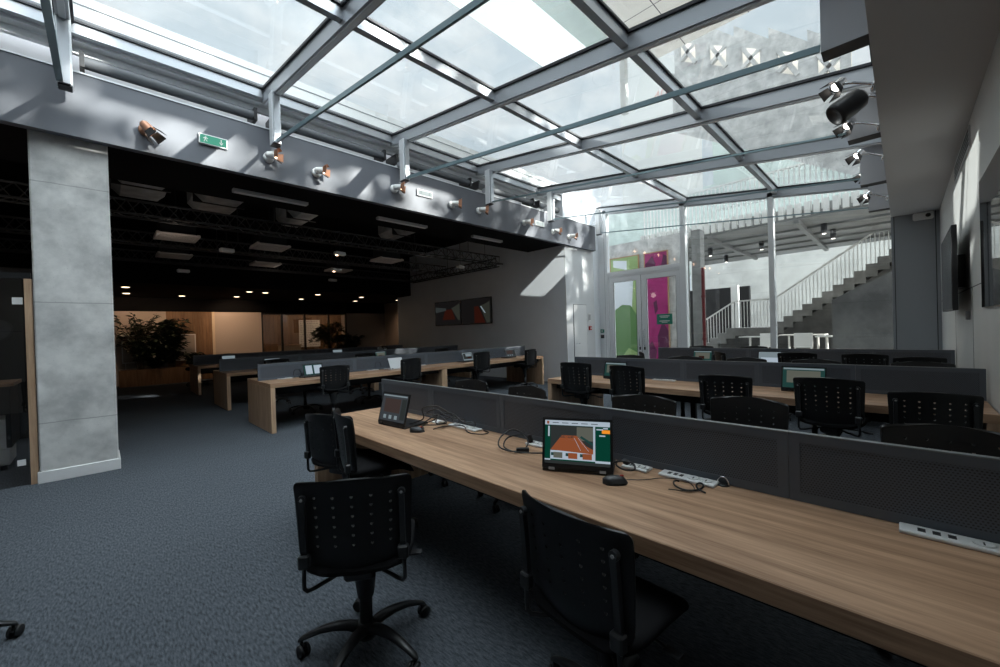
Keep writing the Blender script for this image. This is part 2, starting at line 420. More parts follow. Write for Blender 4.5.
# white eaves profile and step above the header
m = mb('alu_white').ext(-4, XF, 6.40, 6.52, zr(6.4)+.02, zr(6.4)+.22).ext(-4, XF, 6.52, 6.58, zr(6.4)-.06, zr(6.4)+.02)
m.mat('gasket').ext(-4, XF, 6.385, 6.40, zr(6.4)+.08, zr(6.4)+.10)
struct(mb('white_out').ext(-4, XF, 6.95, 7.1, 4.9, 5.62).mat('blind_grey').ext(-4, XF, 6.945, 6.95, 5.30, 5.34).ext(-4, XF, 6.945, 6.95, 5.50, 5.515).build('trim_7'))
struct(m.build('trim_4'))
wn = 10
for i in range(len(RX)-1):
    for j in range(3):
        x0, x1, y0, y1 = RX[i], RX[i+1], PY[j], PY[j+1]; o = .2
        struct(mb('roof_glass').quad((x0, y0, zr(y0)+o), (x1, y0, zr(y0)+o), (x1, y1, zr(y1)+o), (x0, y1, zr(y1)+o)).build('window_%d' % wn)); wn += 1
# hanger brackets and tie bars, grey fins at the other end
HX = [-.17, 1.76, 3.75, 5.73, 7.76, 9.92]
for i, X in enumerate(HX):
    m = mb('alu_white').ext(X-.055, X+.055, 5.87, 6.0, 4.02, zr(5.95)+.02, .006).mat('alu').ext(X-.04, X+.04, 5.84, 5.87, 4.02, zr(5.9)+.01)
    m.mat('gasket').ext(X-.05, X+.05, 5.87, 6.0, 4.005, 4.02)
    m.mat('alu').ext(X-.02, X+.02, 6.0, 6.13, 4.3, 4.38)
    struct(m.build('trim_%d' % (30+i)))
    m = mb('tie_teal').beam((X-(.035 if i == 0 else 0), 5.855, 4.05), (X+(.16 if i else -.035), .41, 3.485), .05 if i == 0 else .024, .05 if i < 3 else .022)
    struct(m.build('trim_%d' % (40+i)))
for i, X in enumerate((1.9, 3.95, 6.05, 7.95, 9.95)):
    zb = 3.475 - .008*(X-3.95) if X < 7 else 3.40
    m = mb('fin_grey').ext(X, X+.16, .132, .41, zb, zr(.3)+.1).mat('fin_dark').ext(X-.001, X+.161, .131, .411, zb-.004, zb)
    struct(m.build('trim_%d' % (50+i)))
# rolled blinds above the header
for i in range(5):
    x0, x1 = HX[i]+.12, HX[i+1]-.12
    r = empty('roller_blind', (x0, 6.42, 4.56), 0, 'dark grey rolled blind in the eaves recess, %s bay from the pillar' % ORD[i], 'blind', 'rolled blinds above the header')
    L = x1-x0; M = Matrix.Rotation(PI/2, 4, 'Y')
    mb('blind_grey').lathe([(.065, 0), (.065, L)], 16, (0, 0, 0), M).build('roller_tube', None, r)
    for s in (0, L): mb('plastic_dark').ext(s-.02, s+.02, -.07, .3, -.08, .09).build('end_bracket', None, r)

# ------------------------------------------------------------------ glazed front at the far end
def facade():
    n = 70
    for i, (y0, y1) in enumerate(((1.95, 2.05), (3.80, 3.92), (5.98, 6.28))):
        m = mb('alu_white').ext(XF-.08, XF+.08, y0, y1, 0, zr(y0)+.1)
        if i == 2: m.mat('gasket').ext(XF-.081, XF-.079, 6.06, 6.065, 0, 4.5)
        struct(m.build('trim_%d' % (n+i)))
    m = mb('alu_white').ext(XF-.07, XF+.07, 3.92, 5.98, 2.90, 3.0); struct(m.build('trim_73'))
    m = mb('alu_white').ext(XF-.06, XF+.06, .13, 1.95, 0, .1).ext(XF-.06, XF+.06, 2.05, 3.80, 0, .1); struct(m.build('trim_74'))
    for i, (y0, y1, z0) in enumerate(((.13, 1.95, .1), (2.05, 3.80, .1), (3.92, 5.98, 3.0))):
        struct(mb('front_glass').quad((XF, y0, z0), (XF, y1, z0), (XF, y1, zr(y1)), (XF, y0, zr(y0))).build('window_%d' % (40+i)))
    # outer frame of the door and two glazed leaves
    m = mb('alu_white').ext(XF-.05, XF+.05, 3.92, 3.97, 0, 2.90).ext(XF-.05, XF+.05, 5.93, 5.98, 0, 2.90).ext(XF-.05, XF+.05, 3.97, 5.93, 2.84, 2.90)
    fr = struct(m.build('door_1'))
    for (y0, y1, ga, gb) in ((3.97, 4.985, 4.06, 4.84), (4.995, 5.93, 5.13, 5.81)):
        m = mb('alu_white')
        m.ext(XF-.04, XF+.02, y0+.005, ga, .01, 2.83).ext(XF-.04, XF+.02, gb, y1-.005, .01, 2.83).ext(XF-.04, XF+.02, ga, gb, 2.70, 2.83).ext(XF-.04, XF+.02, ga, gb, .01, .16)
        m.mat('gasket').ext(XF-.042, XF-.038, ga, ga+.01, .16, 2.70).ext(XF-.042, XF-.038, gb-.01, gb, .16, 2.70).ext(XF-.042, XF-.038, ga, gb, 2.69, 2.70).ext(XF-.042, XF-.038, y0-.004, y0+.004, 0, 2.83)
        leaf = m.build('door_leaf', None, fr)
        mb('front_glass').quad((XF-.01, ga, .16), (XF-.01, gb, .16), (XF-.01, gb, 2.7), (XF-.01, ga, 2.7)).build('glass', None, leaf)
        hy = y1-.06 if y0 < 4.5 else y0+.06
        mb('chrome').tube([(XF-.04, hy, 1.35), (XF-.09, hy, 1.33), (XF-.09, hy, .92), (XF-.04, hy, .90)], .012).mat('plastic_dark').ext(XF-.06, XF-.04, hy-.02, hy+.02, .80, .88).build('pull_handle', None, leaf)
facade()
# green notice stuck on the right-hand glass leaf
s = empty('door_notice', (XF-.013, 4.39, 1.47), 0, 'small green notice with white lettering stuck on the glass door', 'sign')
m = mb('sign_green').ext(-.004, 0, -.21, .20, 0, .27).build('sign_board', None, s)
m = mb('white_gloss')
rr = random.Random(3)
for (z, half, h) in ((.218, .125, .03), (.182, .10, .022), (.088, .13, .03), (.05, .07, .022)):
    y = half
    while y > -half:
        wd = rr.uniform(.010, .022); m.ext(-.0055, -.004, y-wd, y, z-h/2, z+h/2*rr.uniform(.6, 1)); y -= wd+.005
m.build('lettering', None, s)

# ------------------------------------------------------------------ office chair
def arc(p, c, r, a0, a1, n): return [p(c, r, a0+(a1-a0)*i/n) for i in range(n+1)]
def chair_parts():
    P = []
    # backrest shell: perforated, dished plastic
    W = .234; Z0, Z1 = .445, .86
    rows = [0, .03, .07, .12, .18, .24]
    r0, r1 = .32, .90; nr = 6
    hr = []
    cell = (r1-r0)/nr
    for i in range(nr):
        a = r0+i*cell; rows += [a, a+.036] if i else [r0, r0+.036]
        hr.append(len(rows)-2)
    rows += [.93, .955, .975, .99, 1.0]
    cols = [-1.0, -.93, -.84]; hc = []
    for i in range(5):
        cx = -.64+i*.32; cols += [cx-.036, cx+.036]; hc.append(len(cols)-2)
        if i < 4: cols.append(cx+.16)
    cols += [.84, .93, 1.0]
    bm = bmesh.new()
    def halfw(v):
        w_ = W*(.93+.07*v)
        if v < .30: t = 1-v/.30; w_ *= math.sqrt(max(0, 1-.55*t**2.2)) if t < 1 else math.sqrt(.45)
        if v > .93: t = (v-.93)/.07; w_ -= .028*(1-math.sqrt(max(0, 1-t*t)))
        return w_
    def surf(u, v):
        y = u*halfw(v)
        z = Z0+(Z1-Z0)*v + .018*(u*u)*max(0, 1-v/.25) - .012*u*u*max(0, (v-.8)/.2)
        x = -.205 + .065*(u*u)*(.6+.4*v) - .035*v + .05*(max(0, v-.55))**2*-1.2 + .05*max(0, .25-v)
        return Vector((x, y, z))
    G = [[bm.verts.new(surf(u, v)) for u in cols] for v in rows]
    for i in range(len(rows)-1):
        for j in range(len(cols)-1):
            q = [G[i][j], G[i][j+1], G[i+1][j+1], G[i+1][j]]
            if i in hr and j in hc:
                u0, u1, v0, v1 = cols[j], cols[j+1], rows[i], rows[i+1]
                inner = [bm.verts.new(surf(u0+(u1-u0)*a, v0+(v1-v0)*b)) for a, b in ((.12, .80), (.88, .80), (.80, .30), (.5, .08), (.20, .30))]
                # inner order: top-left, top-right, right-low, bottom, left-low
                tl, tr, rl, bo, ll = inner
                for f in ((q[3], q[2], tr, tl), (q[2], q[1], rl, tr), (q[1], bo, rl), (q[1], q[0], bo), (q[0], ll, bo), (q[0], q[3], tl, ll)): bm.faces.new(f)
            else: bm.faces.new(q)
    bmesh.ops.recalc_face_normals(bm, faces=bm.faces)
    bmesh.ops.solidify(bm, geom=bm.faces[:], thickness=.012)
    bmesh.ops.recalc_face_normals(bm, faces=bm.faces)
    for f in bm.faces: f.smooth = True
    me = bpy.data.meshes.new('backrest'); bm.to_mesh(me); bm.free(); me.materials.append(MATS['chair_black'])
    try: me.set_sharp_from_angle(angle=math.radians(40))
    except Exception: pass
    P.append(('backrest', me, 'up'))
    # seat cushion: lofted, waterfall front edge
    m = mb('chair_fabric'); secs = []
    nseg = 20
    for k_ in range(13):
        t = k_/12; x = -.21+.44*t
        hw = .225*(1-.30*abs(2*t-1)**5) * (.9 if k_ in (0, 12) else 1)
        zc = .462 + .018*math.sin(t*PI) - .055*max(0, t-.72)**2/.0784*1. + .02*max(0, .2-t)
        th = .034*(1-.5*abs(2*t-1)**6) if 0 < k_ < 12 else .008
        ring = []
        for s_ in range(nseg):
            a = 2*PI*s_/nseg; ca, sa = math.cos(a), math.sin(a)
            yy = hw*math.copysign(abs(ca)**.5, ca); zz = th*math.copysign(abs(sa)**.7, sa) + .022*(yy/.22)**2
            ring.append((x, yy, zc+zz))
        secs.append(ring)
    vs = [p for r_ in secs for p in r_]
    m.add(vs, [(i*nseg+k_, i*nseg+(k_+1) % nseg, (i+1)*nseg+(k_+1) % nseg, (i+1)*nseg+k_) for i in range(12) for k_ in range(nseg)], True)
    m.add(secs[0], [list(range(nseg))]); m.add(secs[-1], [list(range(nseg))])
    P.append(('seat', m.mesh('seat'), 'up'))
    # backrest bars with bracket blocks, and bent tubes running under the seat
    for s_ in (-1, 1):
        m = mb('chair_metal'); y = s_*.192
        def bx(z): v = (z-Z0)/(Z1-Z0); return surf(y/halfw(v), v).x-.022
        pts = [(bx(z), y, z) for z in (.785, .72, .65, .58, .53)]
        for a, b in zip(pts[:-1], pts[1:]): m.beam(a, b, .022, .018, (1, 0, 0))
        m.lathe([(.016, 0), (.016, .018)], 10, (pts[0][0]+.012, y, .785), Matrix.Rotation(-PI/2, 4, 'Y'))
        m.mat('grey_socket').lathe([(.006, 0), (.006, .003)], 8, (pts[0][0]-.006, y, .785), Matrix.Rotation(-PI/2, 4, 'Y'))
        P.append(('backrest_bar', m.mesh('backrest_bar'), 'up'))
        m = mb('chair_metal'); x = bx(.55)
        m.box((x-.006, y, .535), (.034, .044, .055), 0, .006)
        m.tube([(x-.006, y, .53), (x-.004, y*1.02, .46), (x-.002, y*1.02, .425), (x+.008, y*.98, .408), (x+.03, y*.86, .405), (x+.09, y*.5, .413), (x+.17, y*.22, .418)], .0085, 8)
        P.append(('support_tube', m.mesh('support_tube'), 'up'))
    m = mb('plastic_dark').box((-.02, 0, .412), (.24, .13, .05), 0, .012)
    P.append(('mechanism', m.mesh('mechanism'), 'up'))
    m = mb('chair_metal').tube([(.03, -.05, .41), (.03, -.16, .408), (.03, -.2, .40)], .006, 6).mat('plastic_dark').box((.03, -.225, .397), (.035, .06, .014), 0, .004)
    P.append(('lever', m.mesh('lever'), 'up'))
    m = mb('chair_metal').lathe([(.0, .05), (.028, .05), (.028, .24), (.036, .245), (.050, .35), (.066, .38), (.066, .40), (0, .40)], 16)
    P.append(('gas_column', m.mesh('gas_column'), 'col'))
    m = mb('chair_metal').lathe([(0, .055), (.036, .055), (.046, .08), (.046, .115), (.032, .128), (0, .128)], 18)
    P.append(('hub', m.mesh('hub'), ''))
    for k_ in range(5):
        a = math.radians(15+72*k_); ca, sa = math.cos(a), math.sin(a)
        m = mb('chair_metal')
        prof = [(.03, .100, .027, .022), (.08, .114, .025, .019), (.14, .116, .022, .016), (.20, .106, .019, .0135), (.25, .089, .017, .0115), (.29, .072, .014, .010), (.30, .066, .008, .007)]
        ring = []
        for r_, z, hw, hh in prof:
            for q in range(10):
                b = 2*PI*q/10; yy = hw*math.copysign(abs(math.cos(b))**.7, math.cos(b)); zz = hh*math.copysign(abs(math.sin(b))**.8, math.sin(b))
                ring.append((r_*ca-yy*sa, r_*sa+yy*ca, z+zz))
        m.add(ring, [(i*10+q, i*10+(q+1) % 10, (i+1)*10+(q+1) % 10, (i+1)*10+q) for i in range(6) for q in range(10)], True)
        m.add(ring[:10], [list(range(10))]); m.add(ring[-10:], [list(range(10))])
        P.append(('leg', m.mesh('leg'), ''))
        m = mb('castor'); cx, cy = .285*ca, .285*sa; b = a+1.1+k_*1.3
        ax = Vector((-math.sin(b), math.cos(b), 0)); off = Vector((math.cos(b), math.sin(b), 0))*.012
        R = Matrix.Rotation(b, 4, 'Z') @ Matrix.Rotation(-PI/2, 4, 'X')
        for s_ in (-1, 1):
            c_ = Vector((cx, cy, .0275)) + off + ax*(s_*.007 + (0 if s_ > 0 else -.016))
            m.lathe([(0, 0), (.021, 0), (.0275, .004), (.0275, .013), (.022, .016), (0, .016)], 14, c_, R)
        m.tube([(cx, cy, .035), (cx, cy, .075)], .006, 6)
        m.box(Vector((cx, cy, .043))+off*.6, (.04, .012, .02), b, .004)
        P.append(('castor', m.mesh('castor'), ''))
    return P
CP = chair_parts()
def add_chair(x, y, yaw, label, lift=0., group='black task chairs at the benches', spin=0., tilt=0):
    r = empty('task_chair', (x, y, 0), math.radians(yaw), label, 'chair', group)
    for nm, me, how in CP:
        o = bpy.data.objects.new(nm, me); COL.objects.link(o); o.parent = r
        if how == 'up': o.location = (0, 0, lift)
        if how == 'col': o.scale = (1, 1, 1); o.location = (0, 0, lift)
        if nm in ('leg', 'castor', 'hub'): o.rotation_euler = (0, 0, math.radians(spin))
        if how == 'col' and lift > .05:
            e = bpy.data.objects.new('column_sleeve', SLEEVE); COL.objects.link(e); e.parent = o; e.location = (0, 0, -lift)
    return r
SLEEVE = mb('chair_metal').lathe([(.0, .06), (.029, .06), (.029, .26), (.0, .26)], 14).mesh('column_sleeve')
add_chair(.833, 1.75, 54, 'black task chair turned away, alone on the carpet before the front bench')
add_chair(1.250, .755, -6, 'black task chair pushed under the front bench before the open laptop with bright court picture')
add_chair(1.36, 3.09, 22, 'black task chair at the open end of the front bench, farther of the two there', .0, spin=20)
add_chair(1.32, 2.58, -14, 'black task chair seen edge-on at the front bench beside the tilted laptop', .07, spin=-10)
add_chair(-.615, 3.09, 0, 'black task chair of which only a castor shows on the open carpet', 0, spin=-15)
# far side of the front bench, facing the viewer
for i, (x, y, z, yw) in enumerate(((2.72, 3.13, .93, 184), (2.68, 2.36, .93, 176), (2.78, 1.31, .93, 186), (3.08, .75, .93, 178), (2.74, -.15, .93, 182))):
    add_chair(x-.21, y, yw, 'black task chair behind the front bench screen, %s from its open end' % ORD[i], z-.86, 'chairs behind the front bench')
# second bench
for i, (x, y, z, yw) in enumerate(((4.30, 2.99, 1.0, 2), (4.28, 2.25, .99, -6), (4.22, 1.235, .945, 4), (4.20, .438, .968, -3), (4.10, -.125, .915, 5))):
    add_chair(x+.21, y, yw, 'black task chair before the second bench, %s from its open end' % ORD[i], z-.86, 'chairs before the second bench')
for i, (y, yw) in enumerate(((3.05, 181), (2.19, 186), (1.45, 178), (.73, 180), (-.14, 184))):
    add_chair(5.95-.21, y, yw, 'black task chair behind the second bench screen, %s from its open end' % ORD[i], .125, 'chairs behind the second bench')
# third bench, by the glass front
for i, (y, yw, z) in enumerate(((3.30, -60, .96), (1.98, -55, .99), (1.10, 3, .995), (.36, -2, .99), (-.12, 4, .96))):
    add_chair(7.1+.2, y, yw, 'black task chair before the third bench near the glass front, %s from its open end' % ORD[i], z-.86, 'chairs before the third bench')
for i, (y, yw) in enumerate(((2.92, 182), (2.0, 178))):
    add_chair(8.75-.21, y, yw, 'black task chair between the third bench and the glass front, %s from its open end' % ORD[i], .14, 'chairs behind the third bench')
# left benches in the deep room
for i, (x, z, yw) in enumerate(((2.69, .957, 82), (4.06, .975, 95), (5.85, .99, 88), (7.43, .96, 96))):
    add_chair(x, 6.4+.21, yw, 'black task chair before the bench under the dark beam, %s from the pillar' % ORD[i], z-.86, 'chairs before the bench under the beam')
for i, x in enumerate((2.75, 4.05, 4.9, 7.0)):
    add_chair(x, 8.25-.2, 270+(i*7 % 11-5), 'black task chair behind the bench under the dark beam, %s from the pillar' % ORD[i], .10, 'chairs behind the bench under the beam')
for i, x in enumerate((2.65, 4.55, 6.9)):
    add_chair(x, 9.25+.2, 90+(i*9 % 13-6), 'black task chair before the middle bench of the deep room, %s from the pillar' % ORD[i], .12, 'chairs before the middle bench')
for i, (x, y, yw) in enumerate(((2.15, 15.7, 120), (2.6, 15.7, 200), (3.0, 15.75, 170), (7.3, 13.0, 90))):
    add_chair(x, y, yw, 'black task chair at the far end of the deep room, %s counting from the planter' % ORD[i], .06, 'chairs at the far end')

# ------------------------------------------------------------------ benches (length along local X, far side +Y)
def bench(name_loc, rz, L, depth, label, panel, ends=(True, True), legs=(), screen=True, group='oak benches with dark screens', s0=.0, s1=None):
    r = empty('bench_desk', name_loc, rz, label, 'desk', group)
    D2 = depth/2
    mb('oak_top').ext(0, L, -D2, D2, .675, .74, .003).build('desk_top', None, r)
    for x, on in ((0, ends[0]), (L, ends[1])):
        if on:
            x0 = x if x == 0 else x-.065
            mb('oak_up').ext(x0+.001, x0+.064, -D2+.002, D2-.002, 0, .675, .002).build('end_panel', None, r)
    for x in legs:
        for s in (-1, 1):
            mb('black_metal').ext(x-.03, x+.03, s*(D2-.16)-.03, s*(D2-.16)+.03, 0, .675).build('leg', None, r)
    mb('black_metal').ext(.07, L-.07, -D2+.12, -D2+.16, .60, .675).ext(.07, L-.07, D2-.16, D2-.12, .60, .675).build('under_frame', None, r)
    mb('black_metal').ext(.1, L-.1, -.10, .10, .50, .52).ext(.1, L-.1, -.10, -.09, .52, .6).ext(.1, L-.1, .09, .10, .52, .6).build('cable_tray', None, r)
    if screen:
        s1 = L if s1 is None else s1
        n = max(1, round((s1-s0)/panel)); pw = (s1-s0)/n
        for i in range(n):
            a, b = s0+i*pw+.0008, s0+(i+1)*pw-.0008
            m = mb('screen_frame')
            m.ext(a, a+.035, -.012, .012, .742, 1.0).ext(b-.035, b, -.012, .012, .742, 1.0).ext(a+.035, b-.035, -.012, .012, .742, .775).ext(a+.035, b-.035, -.012, .012, .967, 1.0)
            m.mat('screen_cap').ext(a, b, -.013, .013, 1.0, 1.004)
            p = m.build('screen_panel', None, r)
            q = mb('screen_perf').ext(0, b-a-.07, -.009, .009, 0, .192)
            q.build('perforated_sheet', None, p, (a+.035, 0, .775))
    return r
# rows along world Y: local X -> -Y (rz = -90deg): local +Y -> +X
bench((1.90, 3.50, 0), -PI/2, 3.97, 1.30, 'long oak bench nearest the viewer, with a laptop and mouse at each seat', .8, (True, True))
bench((5.10, 3.52, 0), -PI/2, 3.99, 1.36, 'second oak bench with dark screen, reaching the right wall in mid room', .8, (True, True), legs=(1.52,))
bench((7.88, 3.45, 0), -PI/2, 3.92, 1.36, 'third oak bench with dark screen, closest to the glass front', .8, (True, True), legs=(1.9,))
for j, (y, yl) in enumerate(((7.27, 'oak bench under the dark beam'), (10.15, 'middle oak bench of the deep room'), (13.45, 'far oak bench of the deep room'))):
    for i in range(2):
        bench((1.78+3.2*i, y, 0), 0, 3.2, 1.30, yl + (', half nearer the pillar' if i == 0 else ', half nearer the television wall'), 1.6)

# ------------------------------------------------------------------ laptops (screen faces local -Y, hinge edge along local X at y=0)
def laptop(x, y, rz, label, style, z=.741, lean=18, w=.33, h=.215, mode='stand'):
    r = empty('laptop', (x, y, z), math.radians(rz), label, 'laptop', 'laptops on the benches')
    body = 'laptop_white' if style == 'white' else 'laptop_black'
    if mode == 'stand': mb(body).ext(-w/2, w/2, .006, .225, 0, .016, .003).build('keyboard_base', None, r)
    else:
        kb = mb(body).ext(-w/2, w/2, -.225, -.004, 0, .016, .003).build('keyboard_base', None, r)
        m = mb('plastic_dark')
        for a in range(12):
            for b in range(4): m.ext(-w/2+.025+a*.0235, -w/2+.044+a*.0235, -.05-b*.022, -.033-b*.022, .016, .0175)
        m.build('keys', None, kb)
    T = Matrix.Translation((0, .004, .018)) @ Matrix.Rotation(math.radians(-lean), 4, 'X')
    def plate(m, x0, x1, z0, z1, y0, y1):
        c = T @ Vector(((x0+x1)/2, (y0+y1)/2, (z0+z1)/2)); m.box(c, (x1-x0, abs(y1-y0), z1-z0), M=Matrix.Rotation(math.radians(-lean), 4, 'X')); return m
    lid = plate(mb(body), -w/2, w/2, 0, h, .0, .008).build('lid', None, r)
    m = mb('grey_socket' if style == 'court' else 'plastic_dark')
    for s in (-1, 1): plate(m, s*w*.36-.014, s*w*.36+.014, -.008, .004, -.003, .007)
    m.build('hinge', None, r)
    m = MB(); W2 = w/2-.012; zb, zt = .022, h-.012
    def px(mat, u0, u1, v0, v1, d=.0008): m.mat(mat); plate(m, -W2+u0*2*W2, -W2+u1*2*W2, zb+(zt-zb)*v0, zb+(zt-zb)*v1, -d-.0004, -d)
    if style == 'court':
        px('scr_green', 0, 1, 0, 1); px('scr_dark', 0, 1, 0, .07, .0012)
        px('scr_white', 0, 1, .89, 1, .0012); px('scr_white', .09, .78, .10, .30, .0012); px('scr_white', .75, .78, .10, .89, .0012)
        px('scr_white', .78, 1, .07, .12, .0012); px('scr_white', .05, .075, .62, .86, .0012); px('scr_white', 0, .09, .07, .10, .0012)
        px('scr_dark', .09, .75, .30, .88, .0014); px('scr_stand', .50, .75, .55, .86, .0018); px('scr_dark', .09, .45, .60, .86, .0020)
        # clay court as a trapezium
        def P(u, v, d): return T @ Vector((-W2+u*2*W2, -d, zb+(zt-zb)*v))
        m.mat('scr_court').quad(P(.09, .31, .0024), P(.75, .27, .0024), P(.50, .66, .0024), P(.27, .66, .0024))
        m.mat('scr_court').quad(P(.09, .31, .0025), P(.75, .26, .0025), P(.75, .36, .0025), P(.40, .60, .0025))
        m.mat('scr_white')
        for a, b in (((.56, .32), (.46, .60)), ((.68, .32), (.52, .60)), ((.25, .55), (.50, .55))):
            m.quad(P(a[0], a[1], .003), P(a[0]+.006, a[1], .003), P(b[0]+.006, b[1]+.006, .003), P(b[0], b[1]+.006, .003))
        m.mat('scr_teal').quad(P(.55, .62, .003), P(.75, .44, .003), P(.75, .50, .003), P(.57, .66, .003))
        for a, c in ((.13, 'scr_stand'), (.36, 'scr_court'), (.58, 'scr_court')): px('scr_teal', a-.03, a+.01, .18, .25, .0017); px(c, a+.01, a+.15, .13, .26, .0019)
        px('scr_orange', .88, 1, .74, .82, .0017); px('scr_white', .80, .90, .81, .84, .0017); px('scr_white', .84, .93, .67, .70, .0017); px('scr_white', .90, .97, .84, .87, .0017)
        px('scr_court', .03, .065, .91, .98, .0017)
        for q in range(5): px('scr_dark', .12+q*.15, .22+q*.15, .935, .95, .0017)
    elif style == 'dim':
        px('scr_haze', 0, 1, 0, 1); px('scr_dark', .80, .98, .1, .85, .0012); px('scr_pale', .02, .98, .92, .97, .0012)  # pale haze of reflections is put into the screen colours
        px('scr_wash', .12, .76, .32, .84, .0014)
        for q in range(3): px('scr_pale', .15+q*.22, .26+q*.22, .08, .22, .0014)
    elif style == 'pale':
        px('scr_pale', 0, 1, 0, 1); px('scr_dark', .05, .95, .15, .9, .0012); px('scr_pale', .3, .9, .5, .85, .0014); px('tv_court', .45, .8, .2, .4, .0016)
    elif style == 'pages':
        px('scr_teal', 0, 1, 0, 1); px('scr_white', .10, .45, .1, .92, .0012); px('scr_white', .55, .98, .1, .92, .0012)
    elif style == 'teal':
        px('scr_teal', 0, 1, 0, 1); px('scr_stand', .1, .9, .25, .85, .0012); px('scr_pale', .02, .98, .9, .98, .0012); px('tv_court', .3, .6, .2, .5, .0014)
    elif style == 'blue':
        px('scr_pale', 0, 1, 0, 1); px('scr_white', .1, .9, .1, .5, .0012)
    if m.f: m.build('screen', None, lid)
    return r
laptop(1.587, 1.104, 244-360+52, 'black laptop standing open on the front bench showing a red clay court page', 'court', lean=12, w=.335, h=.238)
laptop(1.515, 2.70, -85, 'black laptop tilted back on the front bench beside the tangled cables', 'dim', lean=15, h=.232)
laptop(4.82, 2.72, -92, 'laptop with a pale page on the second bench, near its open end', 'teal', lean=16)
laptop(4.84, .70, -92, 'laptop with a pale court picture on the second bench behind a chair', 'teal', lean=12, w=.36, h=.235)
laptop(7.62, 2.55, -92, 'laptop with a greyish page on the third bench near its open end', 'teal', lean=14)
laptop(7.62, 1.53, -92, 'laptop with a pale blue page on the third bench', 'blue', lean=14)
laptop(2.56, 7.02, 2, 'laptop with two white pages on the bench under the beam', 'pages', lean=20)
laptop(4.12, 6.98, 8, 'white laptop leaning on the bench under the beam', 'white', lean=22)
laptop(5.95, 6.98, 6, 'laptop with a dark page on the bench under the beam, past the desk joint', 'pale', lean=20)
laptop(7.35, 6.98, -6, 'laptop on the bench under the beam, next to the television wall', 'dim', lean=20)
for i, (x, y, st) in enumerate(((2.75, 9.95, 'blue'), (5.4, 9.95, 'teal'), (2.55, 13.2, 'blue'), (5.6, 13.2, 'blue'), (7.2, 13.2, 'pale'))):
    laptop(x, y, 3, ['laptop on the middle bench of the deep room, closer to the pillar', 'laptop on the middle bench, farther from the pillar',
                     'laptop on the far bench, first from its open end', 'laptop on the far bench of the deep room, second from its open end', 'laptop on the far bench of the deep room, third from its open end'][i], st, lean=18)

# ------------------------------------------------------------------ small things on the front bench
def mouse(x, y, rz, label):
    r = empty('computer_mouse', (x, y, .741), math.radians(rz), label, 'mouse', 'mice on the front bench')
    m = mb('plastic_dark'); ns = 16; secs = []
    for k_ in range(9):
        t = k_/8; xx = -.055+.11*t; hw = .032*math.sqrt(max(.02, 1-(2*t-1)**4)); hh = .036*math.sqrt(max(.02, 1-abs(2*t-.9)**2.6/1.3))
        secs.append([(xx, hw*math.cos(PI*q/(ns-1)), hh*math.sin(PI*q/(ns-1))) for q in range(ns)])
    m.add([p for s in secs for p in s], [(i*ns+q, i*ns+(q+1) % ns, (i+1)*ns+(q+1) % ns, (i+1)*ns+q) for i in range(8) for q in range(ns)], True)
    m.add(secs[0], [list(range(ns))]); m.add(secs[-1], [list(range(ns))]); m.build('shell', None, r)
    mb('red').box((.03, 0, .033), (.016, .006, .008), 0, .002).build('scroll_wheel', None, r)
    return r
mouse(1.60, .91, -48, 'black mouse beside the laptop with the clay court page')
mouse(1.56, 2.41, -55, 'black mouse beside the tilted laptop by the tangled cables')
def smooth(pts, n=6):
    P = [Vector(p) for p in pts]; out = []
    for i in range(len(P)-1):
        a, b, c, d_ = P[max(i-1, 0)], P[i], P[i+1], P[min(i+2, len(P)-1)]
        for q in range(n):
            t = q/n; out.append(.5*((2*b)+(c-a)*t+(2*a-5*b+4*c-d_)*t*t+(3*b-a-3*c+d_)*t**3))
    out.append(P[-1]); return out
def cable(pts, r, label, plugs=(), name='cable', group=None):
    m = mb('cable_black').tube(smooth(pts), r, 7); o = centred(m, name)
    tag(o, label, 'cable', group)
    for (p, q) in plugs:
        pm = mb('plastic_dark').beam(p, q, .024, .020); pm.v = [tuple(Vector(v)-o.location) for v in pm.v]; pm.build('plug', None, o)
    return o
z = .747
cable([(1.62, .93, z), (1.70, .83, z), (1.78, .77, z), (1.80, .68, z+.004), (1.72, .62, z), (1.66, .70, z+.004)], .0022, 'thin mouse cable looping over the front bench beside the bright laptop')
m = [(1.73+.045*math.cos(a*.9)+a*.004, .70+.03*math.sin(a*.9)-a*.012, z+.004+.004*math.sin(a)) for a in [i*.8 for i in range(14)]]
cable(m, .004, 'bundled black cable lying beside the white socket strip on the front bench')
cable([(1.81, 1.60, .76), (1.80, 1.62, .80), (1.76, 1.68, .83), (1.68, 1.70, .80), (1.62, 1.66, .765), (1.62, 1.58, .752), (1.68, 1.53, .75), (1.74, 1.54, .78), (1.76, 1.60, .81), (1.72, 1.68, .79), (1.66, 1.66, .755), (1.63, 1.56, .75), (1.66, 1.48, .75), (1.70, 1.40, .755)], .0045,
      'thick coiled power cord with plug left of the bright laptop', (((1.82, 1.585, .755), (1.815, 1.595, .80)), ((1.65, 1.55, .755), (1.70, 1.50, .755))), 'power_cord')
cable([(1.70, 1.36, z), (1.66, 1.34, z), (1.62, 1.30, .752), (1.60, 1.27, .752)], .003, 'short lead plugged in behind the bright laptop', (((1.685, 1.38, z+.004), (1.70, 1.36, z+.004)),), 'power_cord')
cable([(1.82, .98, .76), (1.80, 1.0, .775), (1.74, .98, .77), (1.72, .93, .765), (1.76, .90, .76), (1.80, .93, .775), (1.76, .99, .78), (1.70, 1.0, .765)], .0045, 'black lead from the socket behind the bright laptop', (((1.835, .975, .748), (1.82, .98, .775)),), 'power_cord')
rr = random.Random(11)
plugs = [(1.845, 2.30), (1.85, 2.24), (1.845, 2.12), (1.84, 2.37)]
tg = ['arching highest', 'with two loops', 'nearest the tilted laptop', 'lying lowest']
